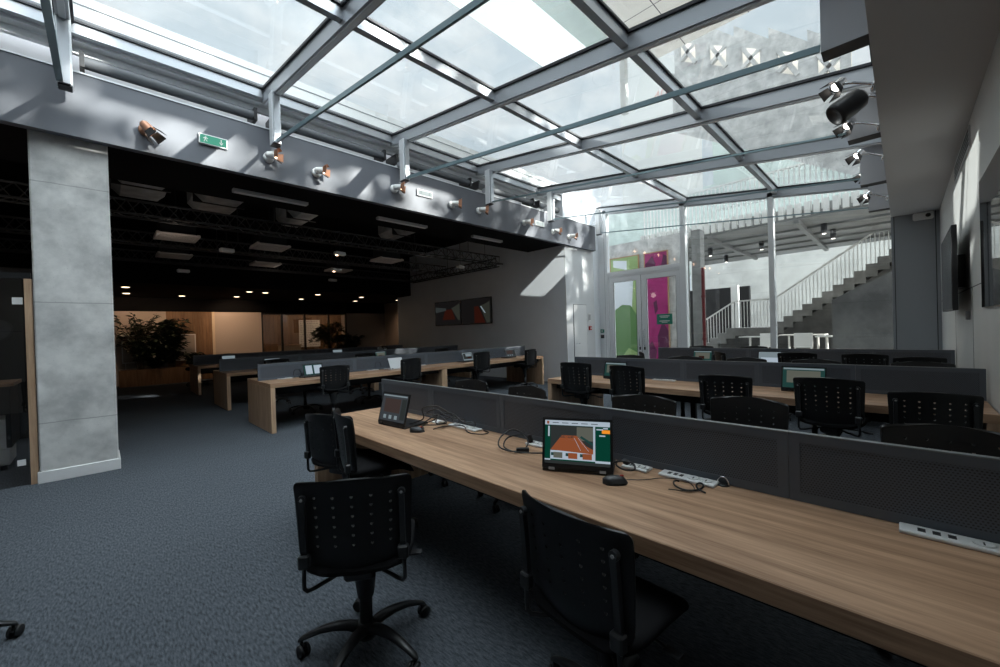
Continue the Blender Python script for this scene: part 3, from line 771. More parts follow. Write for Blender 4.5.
for i, (px_, py_) in enumerate(plugs):
    hgt = [.16, .12, .10, .03][i]; ex, ey = [(1.60, 2.62), (1.66, 2.50), (1.70, 2.56), (1.62, 2.42)][i]
    mid = [((px_*(1-t)+ex*t)+rr.uniform(-.05, .04), (py_*(1-t)+ey*t)+rr.uniform(-.07, .07), z+.006+hgt*math.sin(PI*min(1, t*1.1))*rr.uniform(.7, 1)) for t in (.2, .4, .6, .8)]
    if i == 1: mid[2:2] = [(1.72, 2.52, .83), (1.80, 2.46, .80), (1.78, 2.36, .77), (1.70, 2.38, .78)]
    cable([(px_, py_, .77), (px_-.005, py_+.005, .80)] + mid + [(ex, ey, z+.002)], .0042, 'black power cord in the tangle by the tilted laptop, %s' % tg[i], (((px_, py_, .764), (px_, py_, .80)),), 'power_cord')
cable([(1.86, 2.05, z), (1.84, 1.98, z), (1.78, 1.99, z), (1.76, 2.10, z), (1.80, 2.2, z+.02), (1.74, 2.33, z+.01), (1.66, 2.36, z)], .0038, 'black cord trailing round the white power strip on the front bench', (), 'power_cord')
def socket_strip(x, y, L, label, rz=-PI/2, z=.741):
    r = empty('socket_strip', (x, y, z), rz, label, 'socket', 'white socket strips on the benches')
    b = mb('plastic_white').ext(0, L, -.035, .035, 0, .012, .004).build('housing', None, r)
    for i in range(3): mb('plastic_dark').ext(L*.14+i*L*.11, L*.14+i*L*.11+L*.06, -.014, .014, .012, .013).build('data_port', None, b)
    for i in range(2):
        o = mb('plastic_white').lathe([(.0, .0), (.024, 0), (.024, .004), (.018, .004), (.016, .001), (0, .001)], 16, (L*(.60+.22*i), 0, .012)).build('socket', None, b)
        mb('plastic_dark').ext(L*(.60+.22*i)-.002, L*(.60+.22*i)+.002, -.010, .010, .0135, .015).build('pin_hole', None, o)
    return r
socket_strip(1.835, 1.62, .13, 'white socket plate behind the coiled cord left of the bright laptop')
socket_strip(1.835, .99, .13, 'white socket plate behind the bright laptop')
socket_strip(1.845, .81, .24, 'white socket strip with three ports between the mouse and the steel ring')
socket_strip(1.845, .02, .30, 'white socket strip at the near end of the front bench')
socket_strip(1.84, 2.38, .30, 'white power strip under the tangle of cords on the front bench')
socket_strip(1.82, 2.58, .10, 'small white socket plate behind the tilted laptop')
for i, (x, y, lb) in enumerate(((5.03, 2.28, 'white socket strip at the second bench screen by the second chair'),)):
    socket_strip(x, y, .28, lb)
for i, x in enumerate((2.05, 3.6, 4.7, 6.4)):
    socket_strip(x, 7.20, .22, 'white socket strip on the bench under the beam, %s from the pillar' % ORD[i], 0)
o = empty('cable_ring', (1.88, .556, .741), 0, 'small steel ring standing in the bench top beside the screen', 'ring')
mb('chrome').tube([(0, .022*math.cos(PI*i/12), .004+.03*math.sin(PI*i/12)) for i in range(13)], .004, 8).build('ring', None, o)
mb('plastic_dark').lathe([(0, 0), (.026, 0), (.026, .004), (0, .004)], 18).build('base_plate', None, o)
for i, (x, y, hgt) in enumerate(((2.3, 7.15, .12), (3.75, 7.15, .13))):
    cable([(x, y, .76), (x-.03, y-.02, .80), (x-.02, y-.05, .76+hgt), (x+.05, y-.06, .76+hgt), (x+.08, y-.05, .80), (x+.04, y-.07, .75), (x+.2, y-.12, .75)], .004, ['black cord looping up on the bench under the beam, by the two-page laptop', 'black cord looping up on the bench under the beam, by the white laptop'][i], (), 'power_cord')

# ------------------------------------------------------------------ televisions and wall pieces
t = empty('wall_television_pair', (XT, 0, 0)); bpy.data.objects.remove(t)
for i, (y0, y1) in enumerate(((10.47, 11.93), (9.0, 10.46))):
    t = empty('television', (XT, (y0+y1)/2, 1.66), 0, ['wall television showing a dim court with pale stand', 'wall television showing a red court strip, closest to the door wall'][i], 'television', 'pair of televisions on the grey wall')
    h2 = (y1-y0)/2
    mb('plastic_dark').ext(-.075, -.03, -h2, h2, 0, .84, .004).build('bezel', None, t)
    mb('plastic_dark').ext(-.03, 0, -.25, .25, .2, .65).build('wall_mount', None, t)
    m = mb('tv_dark').ext(-.0765, -.075, -h2+.015, h2-.015, .02, .825)
    def Q(mat, pts):
        m.mat(mat); m.add([(-.078-.0003*len(m.mats), (h2-.015)-u*(2*h2-.03), .02+.805*v) for u, v in pts], [list(range(len(pts)))])
    if i == 0:
        Q('tv_court', [(.30, .22), (.80, .22), (.68, .66), (.42, .66)]); Q('tv_stand', [(.66, .70), (.97, .88), (.97, .18), (.90, .20)]); Q('scr_dark', [(.02, .55), (.02, .8), (.45, .72), (.45, .62)])
    else:
        Q('tv_court', [(.46, .02), (.83, .02), (.60, .70), (.46, .68)]); Q('tv_stand', [(.80, .75), (.97, .85), (.97, .02), (.86, .02), (.66, .70)]); Q('scr_pale', [(.66, .68), (.70, .68), (.84, .40), (.80, .40)])
    m.build('screen', None, t, fix=False)
t = empty('television', (6.1, YR, 1.50), 0, 'black television tilted out on the white panelled right wall', 'television')
mb('plastic_dark').ext(0, 1.45, .085, .125, 0, .86, .004).build('bezel', None, t)
mb('screen_off').ext(.015, 1.435, .125, .127, .02, .845).build('screen', None, t)
mb('plastic_dark').ext(.45, 1.0, 0, .085, .25, .6).build('wall_mount', None, t)
t = empty('wall_display', (3.4, YR, 1.505), 0, 'dark mirror-like glass panel hung on the right wall beyond the television', 'display')
mb('mirror_dark').ext(0, 1.76, .012, .02, 0, 1.03).build('glass', None, t)
mb('plastic_dark').ext(0, 1.76, 0, .012, 0, 1.03).build('back_plate', None, t)
o = mb('grey_socket').ext(-.03, .03, 0, .03, 0, .09, .004).build('wall_switch', None, None, (6.25, YR, 1.40)); tag(o, 'small grey switch on the right wall under the television', 'switch')
t = empty('ventilation_grille', (5.9, YR, 3.05), 0, 'long slotted air grille at the top of the right wall', 'vent')
m = mb('fin_grey').ext(0, 1.5, 0, .012, 0, .2).build('frame', None, t)
m = mb('gasket')
for i in range(4): m.ext(.03, 1.47, .012, .014, .025+i*.042, .05+i*.042)
m.build('slots', None, t)
t = empty('security_camera', (XF-.04, -.27, 3.17), 0, 'white security camera with a black lens on the grey corner panel', 'camera')
mb('plastic_white').ext(-.09, -.0, -.14, .12, 0, .13, .035).build('housing', None, t)
mb('plastic_dark').lathe([(0, 0), (.035, 0), (.03, .012), (0, .016)], 16, (-.09, -.07, .065), Matrix.Rotation(-PI/2, 4, 'Y')).build('lens', None, t)
# notices and alarm devices by the glass door
o = mb('plastic_white').ext(-.07, .07, -.012, 0, 0, .22).mat('grey_socket').ext(-.055, .055, -.013, -.012, .03, .19).build('wall_notice', None, None, (9.78, YH-.02, 1.62)); tag(o, 'white framed notice on the white wall by the glass door', 'sign')
o = empty('fire_alarm', (9.78, YH-.018, 1.37), 0, 'small red fire alarm box on the white wall', 'alarm')
mb('red').ext(-.05, .05, -.05, 0, 0, .11, .006).build('box', None, o); mb('plastic_white').ext(-.025, .025, -.052, -.05, .03, .075).build('press_plate', None, o)
o = empty('door_release', (XF-.08, 6.17, 1.28), 0, 'green door release box on the pale post beside the glass door', 'switch')
mb('sign_green').ext(-.04, 0, -.055, .055, 0, .10, .008).build('box', None, o); mb('plastic_white').ext(-.042, -.04, -.02, .02, .03, .07).build('push_plate', None, o)
o = empty('card_reader', (XF-.08, 6.17, 1.12), 0, 'small black card reader below the green door release box', 'reader')
mb('plastic_dark').ext(-.035, 0, -.05, .05, 0, .10, .006).build('box', None, o); mb('red').ext(-.037, -.035, -.008, .008, .06, .076).build('indicator', None, o)

# ------------------------------------------------------------------ header spotlights and exit signs
def spotlight(loc, out, aim, label, group, body='white_metal', door='copper', scale=1., arm=.10, lampmat='lamp_warm'):
    r = empty('spotlight', loc, 0, label, 'spotlight', group)
    out = Vector(out).normalized(); aim = Vector(aim).normalized()
    def frame(d):
        q = d.to_track_quat('Z', 'Y'); return q.to_matrix().to_4x4()
    s = scale
    mb(body).lathe([(0, 0), (.062*s, 0), (.062*s, .014*s), (.05*s, .022*s), (0, .022*s)], 18, (0, 0, 0), frame(out)).build('mount_plate', None, r)
    hp = out*arm*s
    mb('chrome').tube([out*.02*s, out*arm*.6*s + Vector((0, 0, .012)), hp], .011*s, 8).build('arm', None, r)
    F = frame(aim); b0 = hp - aim*.055*s
    hd = mb(body).lathe([(0, 0), (.030*s, 0), (.042*s, .02*s), (.046*s, .095*s), (.05*s, .10*s), (.05*s, .112*s), (.041*s, .112*s), (.038*s, .09*s), (0, .09*s)], 18, b0, F).build('lamp_head', None, r)
    mb(lampmat).lathe([(0, 0), (.036*s, 0), (.03*s, .006*s), (0, .009*s)], 16, b0+aim*.106*s, F).build('bulb', None, hd)
    for k_ in range(4):
        R = F @ Matrix.Rotation(k_*PI/2, 4, 'Z'); m = mb(door)
        w0, w1, L, sp = .036*s, .05*s, (.085 if door == 'black_metal' else .055)*s, .028*s
        base = b0 + aim*.112*s
        pts = [base + (R @ Vector(p)) for p in ((-w0, .05*s, 0), (w0, .05*s, 0), (w1, .05*s+sp, L), (-w1, .05*s+sp, L))]
        n_ = (pts[1]-pts[0]).cross(pts[3]-pts[0]).normalized()*.002
        m.add([p+n_ for p in pts]+[p-n_ for p in pts], [(0, 1, 2, 3), (7, 6, 5, 4), (0, 4, 5, 1), (1, 5, 6, 2), (2, 6, 7, 3), (3, 7, 4, 0)])
        m.build('barn_door', None, hd)
    return r
first = None
for i, (x, zz) in enumerate(((.45, 3.885), (1.72, 3.93), (2.36, 3.885), (3.65, 3.94), (4.90, 3.92), (5.60, 3.935), (7.0, 3.925), (8.08, 3.885), (8.76, 3.86))):
    lb = 'round-based copper spotlight on the dark beam, %s counting from the pillar' % ORD[i]
    if i in (0, 1, 3, 5): o = spotlight((x, YH-.12, zz-.03), (0, -1, 0), [(.5, -.35, -.7), (.75, -.6, -.05), (.75, -.6, -.05), (.75, -.6, -.05)][(0, 1, 3, 5).index(i)], lb, 'copper spotlights on the beam', 'copper' if i == 0 else 'white_metal', 'copper' if i else 'black_metal', 1.12); last = o
    else:
        o = copy_tree(last); o.location = (x, YH-.12, zz-.03); o['label'] = lb
def exit_sign(x, zz, w, h, label, green):
    r = empty('exit_sign', (x, YH-.12, zz), 0, label, 'sign')
    mb('plastic_white').ext(-w/2, w/2, -.035, 0, 0, h, .004).build('housing', None, r)
    m = mb('exit_green' if green else 'exit_white').ext(-w/2+.012, w/2-.012, -.037, -.035, .012, h-.012).build('panel', None, r)
    q = mb('exit_white' if green else 'exit_pale')
    y = -.0385
    def poly(pts): q.add([(px_*h, y, h/2+pz*h) for px_, pz in pts], [list(range(len(pts)))])
    # running figure
    ox = -w/h*.27
    poly([(ox-.02, .30), (ox+.05, .30), (ox+.05, .22), (ox-.02, .22)]); poly([(ox-.10, .18), (ox+.06, .20), (ox+.02, -.05), (ox-.08, -.03)])
    poly([(ox-.08, -.03), (ox-.03, -.03), (ox-.12, -.30), (ox-.18, -.30)]); poly([(ox-.02, -.03), (ox+.03, -.03), (ox+.14, -.18), (ox+.09, -.24)]); poly([(ox+.05, .18), (ox+.20, .08), (ox+.18, .03), (ox+.03, .10)])
    poly([(ox-.10, .18), (ox-.22, .04), (ox-.18, .0), (ox-.07, .10)])
    # arrow pointing down
    ax = w/h*.27
    poly([(ax-.04, .30), (ax+.04, .30), (ax+.04, -.05), (ax-.04, -.05)]); poly([(ax-.18, -.02), (ax, -.30), (ax+.18, -.02), (ax+.08, -.02), (ax, -.14), (ax-.08, -.02)])
    q.build('pictogram', None, r, fix=False)
exit_sign(1.09, 3.86, .30, .125, 'green exit sign with running figure and down arrow on the beam near the pillar', True)
exit_sign(4.27, 3.90, .33, .115, 'pale exit sign on the dark beam, middle one of three', False)
exit_sign(7.55, 3.90, .33, .115, 'pale exit sign on the dark beam, closest to the glass front', False)
# black barn-door lamps along the lowered ceiling on the right
for i, (x, yy, zz) in enumerate(((3.05, .43, 3.70), (4.75, .35, 3.62), (5.80, .36, 3.62), (7.15, .36, 3.68), (8.25, .36, 3.70), (9.05, .37, 3.55))):
    r = spotlight((x+.1, .13, zz-.14), (0, 1, .45), (-.62, .45, -.62), 'black barn-door lamp along the lowered ceiling, %s counting from the viewer' % ORD[i], 'black lamps along the lowered ceiling', 'chrome', 'black_metal', 1.0, .27, 'lamp_white')
t = empty('loudspeaker', (5.15, .125, 3.46), 0, 'small black loudspeaker on a bracket under the glass roof among the lamps', 'speaker')
M = Vector((-.35, .75, -.55)).to_track_quat('Z', 'Y').to_matrix().to_4x4()
mb('plastic_dark').lathe([(0, -.13), (.06, -.125), (.095, -.09), (.105, 0), (.11, .12), (.10, .15), (.09, .15), (.085, .13), (0, .12)], 20, (-.03, .20, .02), M).build('cabinet', None, t)
mb('chrome').tube([(0, -.01, .02), (0, .06, .06), (0, .14, .03)], .016, 8).build('bracket', None, t)

# ------------------------------------------------------------------ black ceiling services of the deep room
def truss(p, q, label, s=.26):
    p, q = Vector(p), Vector(q); L = (q-p).length; ang = math.atan2(q.y-p.y, q.x-p.x)
    r = empty('lighting_truss', p, ang, label, 'truss', 'black trusses under the ceiling')
    ch = [(0, -s/2, 0), (0, s/2, 0), (0, 0, s*.87)]
    for c_ in ch: mb('truss_metal').tube([c_, (L, c_[1], c_[2])], .018, 6).build('chord', None, r)
    m = mb('truss_metal'); n = max(2, int(L/.30))
    for i in range(n):
        a, b = i*L/n, (i+1)*L/n; mid = (a+b)/2
        for u, w_ in ((0, 1), (1, 2), (2, 0)):
            m.tube([(a, ch[u][1], ch[u][2]), (mid, ch[w_][1], ch[w_][2])], .008, 5, False); m.tube([(mid, ch[w_][1], ch[w_][2]), (b, ch[u][1], ch[u][2])], .008, 5, False)
    m.build('lattice', None, r)
    m = mb('truss_metal')
    for t_ in (.1, .5, .9): m.tube([(L*t_, 0, s*.87), (L*t_, 0, 4.4-p.z)], .008, 5)
    m.build('hanger_rod', None, r)
truss((-3.5, 8.15, 3.32), (8.2, 8.15, 3.32), 'black lattice truss above the first bench of the deep room')
truss((-3.5, 10.4, 3.32), (8.0, 10.4, 3.32), 'black lattice truss above the middle bench')
truss((-3.5, 12.6, 3.32), (8.0, 12.6, 3.32), 'black lattice truss in front of the dropped ceiling')
truss((8.3, 8.4, 3.32), (8.3, 13.0, 3.32), 'black lattice truss running beside the television wall')
for i, (x, y, s) in enumerate(((1.07, 9.4, .62), (2.6, 9.35, .62), (5.3, 9.35, .62), (1.25, 11.5, .6), (3.1, 11.6, .6), (5.0, 11.6, .6))):
    r = empty('ceiling_vent', (x, y, 3.30), 0, 'square slatted ceiling vent hanging in the dark ceiling, %s one' % ['first', 'second', 'third', 'fourth', 'fifth', 'sixth'][i] if False else 'square slatted vent hanging in the dark ceiling, %s row, %s from the pillar' % (['first', 'second'][i//3], ORD[i % 3]), 'vent', 'square ceiling vents')
    h2 = s/2
    mb('vent_white').ext(-h2, h2, -h2, -h2+.04, 0, .03).ext(-h2, h2, h2-.04, h2, 0, .03).ext(-h2, -h2+.04, -h2+.04, h2-.04, 0, .05).ext(h2-.04, h2, -h2+.04, h2-.04, 0, .05).build('frame', None, r)
    m = mb('vent_white')
    for q in range(9): m.box((0, -h2+.07+q*(s-.14)/8, .006), (s-.08, .022, .006))
    m.build('slats', None, r)
    mb('black_metal').ext(-h2+.06, h2-.06, -h2+.06, h2-.06, .05, .28).build('plenum_box', None, r)
    mb('black_metal').tube([(0, 0, .28), (0, 0, 1.1)], .01, 5).build('hanger_rod', None, r)
for i, (x0, x1, y0, z0, z1) in enumerate(((1.15, 1.85, 7.55, 3.68, 4.15), (2.55, 3.05, 7.55, 3.66, 4.1), (4.75, 5.2, 7.55, 3.68, 4.15), (.2, .85, 7.55, 3.75, 4.15))):
    r = empty('air_duct', ((x0+x1)/2, y0, z0), 0, 'silver insulated air duct above the truss, %s' % ['first from the pillar', 'second from the pillar', 'nearest the television wall', 'small one close to the pillar'][i], 'duct', 'silver air ducts')
    w2 = (x1-x0)/2
    mb('duct').ext(-w2, w2, 0, 1.3, 0, z1-z0, .15).build('duct_body', None, r)
    mb('black_metal').ext(-w2-.012, w2+.012, .5, .54, -.012, z1-z0+.012).tube([(0, .52, z1-z0), (0, .52, 4.37-z0)], .01, 5).build('strap', None, r)
for i, (x0, x1) in enumerate(((1.45, 2.5), (3.75, 4.85), (6.1, 7.05))):
    r = empty('linear_lamp', ((x0+x1)/2, 6.92, 3.634), 0, 'unlit grey linear lamp under the dark beam, %s from the pillar' % ORD[i], 'lamp', 'linear lamps under the beam')
    w2 = (x1-x0)/2
    mb('soffit_grey').ext(-w2, w2, -.05, .05, -.05, 0, .004).build('housing', None, r)
    mb('white_gloss').ext(-w2+.02, w2-.02, -.038, .038, -.053, -.05).build('diffuser', None, r)
for i, (x, y, zz) in enumerate(((1.83, 9.35, 3.16), (4.35, 10.2, 3.1), (6.95, 8.4, 3.18), (1.5, 12.3, 3.1), (3.75, 8.6, 3.20), (5.2, 12.5, 3.15))):
    r = empty('ceiling_projector', (x, y, zz), 0, 'small white projector lamp clamped under the trusses, %s counting from the pillar' % ORD[[0, 3, 5, 1, 2, 4][i]], 'projector', 'white projector lamps under the trusses')
    mb('plastic_white').box((0, 0, 0), (.24, .12, .075), .2, .015).build('housing', None, r)
    mb('black_metal').tube([(0, 0, .03), (0, 0, 4.4-zz)], .01, 6).build('clamp_rod', None, r)
    if i in (1, 4): mb('lamp_warm').lathe([(0, 0), (.03, 0), (.02, .01), (0, .012)], 12, (-.08, -.03, -.047), Matrix.Rotation(PI, 4, 'X')).build('lens', None, r)
for i, (x, y) in enumerate(((.55, 14.7), (.63, 16.6), (3.42, 14.6), (3.47, 16.5), (3.9, 14.7), (5.65, 16.6), (5.53, 14.6), (7.9, 16.7), (2.0, 16.9), (7.3, 14.9))):
    r = empty('downlight', (x, y, 2.9), 0, 'warm recessed downlight in the dropped ceiling, %s from the pillar side' % ORD[i], 'downlight', 'warm downlights in the dropped ceiling')
    mb('vent_white').lathe([(.105, -.012), (.105, 0), (.08, 0), (.08, -.012), (.105, -.012)], 20).build('trim_ring', None, r)
    mb('down_warm').lathe([(0, -.016), (.08, -.016), (.08, -.013), (0, -.013)], 20).build('bulb', None, r)
r = empty('downlight', (9.3, 15.6, 2.9), 0, 'warm recessed downlight washing the pale return wall past the television', 'downlight')
mb('vent_white').lathe([(.105, -.012), (.105, 0), (.08, 0), (.08, -.012), (.105, -.012)], 20).build('trim_ring', None, r); mb('down_warm').lathe([(0, -.016), (.08, -.016), (.08, -.013), (0, -.013)], 20).build('bulb', None, r)

# ------------------------------------------------------------------ planter, plants, whiteboard, far furniture
r = empty('wooden_planter', (1.42, 17.35, 0), 0, 'long wooden planter box before the far wall', 'planter')
mb('oak_dark').ext(-1.0, 1.0, -.14, .14, 0, .52, .004).build('box', None, r)
mb('stem').ext(-.95, .95, -.11, .11, .52, .535).build('soil', None, r)
def plant(name, base, label, kind, n, height, spread, seed, cat='plant'):
    R = random.Random(seed)
    r = empty(name, base, 0, label, cat)
    st = mb('stem'); lf = mb('leaf')
    for i in range(n):
        a = R.uniform(0, 2*PI); hgt = height*R.uniform(.45, 1); sp = spread*R.uniform(.2, 1)
        bx_, by_ = R.uniform(-.12, .12)*spread, R.uniform(-.05, .05)
        top = Vector((bx_+sp*math.cos(a), by_+.28*sp*math.sin(a), hgt)); mid = Vector((bx_+.3*sp*math.cos(a), by_, hgt*.6))
        pts = smooth([(bx_, by_, 0), mid, top], 5); st.tube(pts, .007, 5, False)
        if kind == 'palm':
            top2 = top + Vector((.35*math.cos(a), .1*math.sin(a), -.25)); pts = smooth([mid, top, top2], 8)
        for p in pts[3:]:
            for q in range(5 if kind != 'palm' else 4):
                b = R.uniform(0, 2*PI) if kind != 'palm' else a + (1 if q % 2 else -1)*R.uniform(.5, 1.0); L = R.uniform(.12, .24); el = R.uniform(-.6, .5)
                d_ = Vector((math.cos(b)*math.cos(el), .5*math.sin(b)*math.cos(el), math.sin(el))); s_ = d_.cross(Vector((0, 0, 1))).normalized()*L*(.17 if kind != 'bush' else .33)
                u = Vector((0, 0, .03))
                lf.add([p, p+d_*L*.45+s_+u, p+d_*L, p+d_*L*.45-s_+u], [(0, 1, 2, 3)])
    st.build('stem', None, r); lf.build('foliage', None, r, fix=False)
    return r
plant('potted_plant', (.95, 17.35, .53), 'tall dark plant with long narrow leaves in the wooden planter', 'slim', 26, 1.75, .75, 1)
plant('potted_shrub', (1.75, 17.35, .53), 'bushy dark shrub with broad leaves in the wooden planter', 'bush', 34, 1.62, .62, 2)
plant('potted_plant', (1.3, 17.33, .53), 'low dark trailing plant filling the middle of the wooden planter', 'bush', 22, .75, .95, 3)
plant('potted_fern', (2.3, 17.33, .53), 'small drooping fern at the right end of the wooden planter', 'slim', 14, .4, .4, 4)
r = empty('plant_trough', (7.4, 17.4, 0), 0, 'dark trough of plants before the far grey wall', 'planter'); mb('plastic_dark').ext(-1.0, 1.0, -.15, .15, 0, .55).build('box', None, r)
plant('potted_palm', (7.05, 17.4, .55), 'dark palm with arching fronds before the meeting room glass', 'palm', 22, 1.5, .5, 5)
plant('potted_shrub', (7.9, 17.4, .55), 'dark low shrub next to the palm at the far wall', 'bush', 26, .9, .6, 6)
r = empty('whiteboard', (1.5, 17.78, .75), 0, 'pale framed board behind the planter foliage', 'board')
mb('beige_panel').ext(-.95, .92, 0, .02, 0, .85).build('panel', None, r)
mb('white_metal').ext(-.98, -.95, -.012, .03, -.03, .88).ext(.92, .95, -.012, .03, -.03, .88).ext(-.95, .92, -.012, .03, -.03, 0).ext(-.95, .92, -.012, .03, .85, .88).tube([(-.9, .04, -.75), (-.9, .04, 0)], .01, 6).tube([(.88, .04, -.75), (.88, .04, 0)], .01, 6).build('frame', None, r)
r = empty('low_sofa', (4.2, 16.9, 0), 0, 'low black sofa before the pale panel at the far wall', 'sofa')
mb('chair_fabric').ext(-.95, .95, -.4, .4, .12, .45, .05).build('seat', None, r); mb('chair_fabric').ext(-.95, .95, -.55, -.4, .12, .85, .05).build('backrest', None, r)
for sx in (-.85, .85):
    for sy in (-.3, .3): mb('black_metal').ext(sx-.03, sx+.03, sy-.03, sy+.03, 0, .12).build('leg', None, r)
r = empty('meeting_cabinet', (6.05, 19.4, 0), 0, 'pale cabinet inside the glazed meeting room', 'cabinet')
mb('cream').ext(-.4, .4, -.25, .25, 0, 1.05, .01).build('body', None, r); mb('oak_up').ext(-.42, .42, -.27, .27, 1.05, 1.08).build('top', None, r)
r = empty('written_board', (7.6, 21.137, .9), 0, 'pale board covered in writing inside the glazed meeting room', 'board')
mb('white_gloss').ext(-.55, .45, 0, .03, 0, 1.35).build('panel', None, r)
m = mb('grey_socket'); rr = random.Random(5)
for i in range(14):
    x = -.5
    while x < .36: L = rr.uniform(.04, .13); m.ext(x, x+L, -.002, 0, .08+i*.09, .11+i*.09); x += L+.03
m.build('writing', None, r)
# bag-like things on the benches near the far wall
r = empty('backpack', (6.95, 12.75, 0.741), .3, 'crumpled grey bag standing on the far bench of the deep room', 'bag')
mb('laptop_white').box((0, 0, .12), (.34, .2, .24), 0, .08).build('body', None, r); mb('chair_fabric').tube([(-.1, -.1, .05), (-.1, -.14, .2), (-.05, -.02, .27), (.05, -.02, .27), (.1, -.14, .2), (.1, -.1, .05)], .015, 6).build('strap', None, r)

# ------------------------------------------------------------------ glass partition left of the pillar, with the dim room behind
struct(mb('oak_up').ext(-.522, -.468, 6.30, 6.36, 0, 2.10).build('trim_5'))
struct(mb('room_glass').quad((-3.9, 6.33, .0), (-.535, 6.33, 0), (-.535, 6.33, 2.10), (-3.9, 6.33, 2.10)).build('window_6'))
struct(mb('black_metal').ext(-4, -.475, 6.30, 6.36, 2.10, 2.16).build('trim_6'))
struct(mb('black_metal').ext(-4, -.3, 9.5, 9.6, 0, 2.6).build('wall_dim_room'))
for i, (a, b, c_, d_, lb) in enumerate(((-.605, -.535, 1.84, 1.91, 'small white sticker high on the dark glass partition'), (-.61, -.553, .205, .265, 'small white sticker low on the dark glass partition'))):
    o = mb('plastic_white').ext(a, b, 6.324, 6.331, c_, d_).build('glass_sticker'); tag(o, lb, 'sticker')
r = empty('wall_clock', (-1.07, 9.49, 1.66), 0, 'round clock with pale dial seen through the dark partition', 'clock')
RX90 = Matrix.Rotation(PI/2, 4, 'X')
mb('plastic_dark').lathe([(0, 0), (.165, 0), (.165, .03), (.15, .03), (.15, .015), (0, .015)], 28, (0, 0, 0), RX90).build('case', None, r)
mb('dial_grey').lathe([(0, 0), (.15, 0), (.15, .002), (0, .002)], 28, (0, -.015, 0), RX90).build('dial', None, r)
mb('plastic_dark').beam((0, -.02, 0), (.09, -.02, .05), .01, .004, (0, 1, 0)).build('hand', None, r); mb('plastic_dark').beam((0, -.021, 0), (-.05, -.021, .10), .008, .004, (0, 1, 0)).build('hand', None, r)
r = empty('side_desk', (-1.3, 7.55, .26), 0, 'wooden desk behind the dark glass partition', 'desk')
mb('oak_top').ext(-1.4, .6, -.35, .35, .70, .74).build('desk_top', None, r)
for x in (-1.38, .55): mb('black_metal').ext(x-.02, x+.02, -.33, .33, 0, .70).build('end_panel', None, r)
r = empty('drawer_pedestal', (-.95, 7.5, 0), 0, 'white drawer pedestal under the desk behind the partition', 'pedestal')
mb('plastic_white').ext(-.2, .2, -.25, .25, .06, .58, .006).build('body', None, r)
for q in range(3): mb('plastic_white').ext(-.19, .19, -.262, -.25, .08+q*.165, .235+q*.165, .003).build('drawer', None, r)
for sx in (-.15, .15):
    for sy in (-.2, .2): mb('castor').lathe([(0, 0), (.03, 0), (.03, .06), (0, .06)], 8, (sx, sy, 0)).build('castor', None, r)

# ------------------------------------------------------------------ outside: terrace, deck, stairs, walls, upper building
struct(mb('outside_floor').ext(XF+.3, 34, -14, 16, -.12, -.01).build('ground_terrace'))
# raised deck with slatted edge
m = mb('deck_metal').add([(13.6, 6.5, 4.2), (12.9, -6, 4.2), (19.0, -6, 4.2), (20.2, 6.5, 4.2), (13.6, 6.5, 4.5), (12.9, -6, 4.5), (19.0, -6, 4.5), (20.2, 6.5, 4.5)],
    [(0, 1, 2, 3), (4, 5, 6, 7), (0, 1, 5, 4), (1, 2, 6, 5), (2, 3, 7, 6), (3, 0, 4, 7)])
for yy in (-.6, 2.0, 4.3): m.beam((13.4, yy, 4.14), (19.6, yy, 4.14), .12, .12)
for xx in (14.4, 15.6, 16.8, 18.0): m.beam((xx, -5.8, 4.17), (xx+.6, 6.4, 4.17), .08, .06)
struct(m.build('roof_deck'))
r = empty('deck_railing', (13.2, 0, 4.4), 0, 'white slatted railing along the raised deck outside the glass front', 'railing')
m = mb('white_out')
for i in range(90):
    y = -4+i*.115; x = 13.25+(y+6)*.056-.33-.2
    m.ext(x-.012-13.2, x+.012-13.2, y-.02, y+.02, -.1, 1.15)
m.build('slats', None, r)
mb('white_out').beam((-.31, -4, 1.17), (.27, 6.5, 1.17), .06, .05).build('top_rail', None, r)
m = mb('concrete_pale')
for i in range(55):
    y = -4+i*.19; x = 13.25+(y+6)*.056-.33-.26
    m.ext(x-.10-13.2, x+.02-13.2, y-.06, y+.06, -.22, .12)
m.build('edge_blocks', None, r)
mb('deck_metal').beam((-.42, -4, -.24), (.18, 6.5, -.24), .05, .08).build('edge_channel', None, r)
for i, (x, y) in enumerate(((14.7, 1.55), (15.8, 1.45), (16.0, 3.35), (15.8, 4.9), (18.0, 5.0))):
    r = empty('deck_lamp', (x, y, 4.2), 0, 'dark cylindrical lamp under the raised deck outside, %s from the corner panel' % ORD[i], 'lamp', 'cylindrical lamps under the deck')
    mb('plastic_dark').lathe([(0, -.28), (.075, -.28), (.075, 0), (0, 0)], 16).build('housing', None, r); mb('lamp_white').lathe([(0, -.285), (.045, -.285), (.045, -.281), (0, -.281)], 14).build('bulb', None, r)
# stairs behind the deck
SX = 18.6; sk = SX/13.0
def sc_(y, zz): return (y*sk, H+(zz-H)*sk)
st = empty('outdoor_stairs', (SX, 0, 0), 0, 'concrete staircase with white railing rising outside the glass front', 'stairs')
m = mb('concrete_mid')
y0, z0 = sc_(4.35, .872-.25); y1, z1 = sc_(3.27, 1.531-.22); y2, z2 = sc_(2.35, 1.50); y3, z3 = sc_(-.4, 3.25)
def flight(m, ya, za, yb, zb, n):
    for i in range(n):
        t = i/n; y_a = ya+(yb-ya)*t; y_b = ya+(yb-ya)*(i+1)/n; zt = za+(zb-za)*(i+1)/n
        m.ext(-.9, .9, y_b, y_a, zt-(zb-za)/n-.22, zt)
n1 = max(3, round((z1-z0)/.18)); n2 = max(3, round((z3-z1)/.20))
flight(m, y0, z0, y1, z1, n1); m.ext(-.9, .9, y2, y1, z1-.3, z1); flight(m, y2, z1, y3, z3, n2)
m.build('steps', None, st)
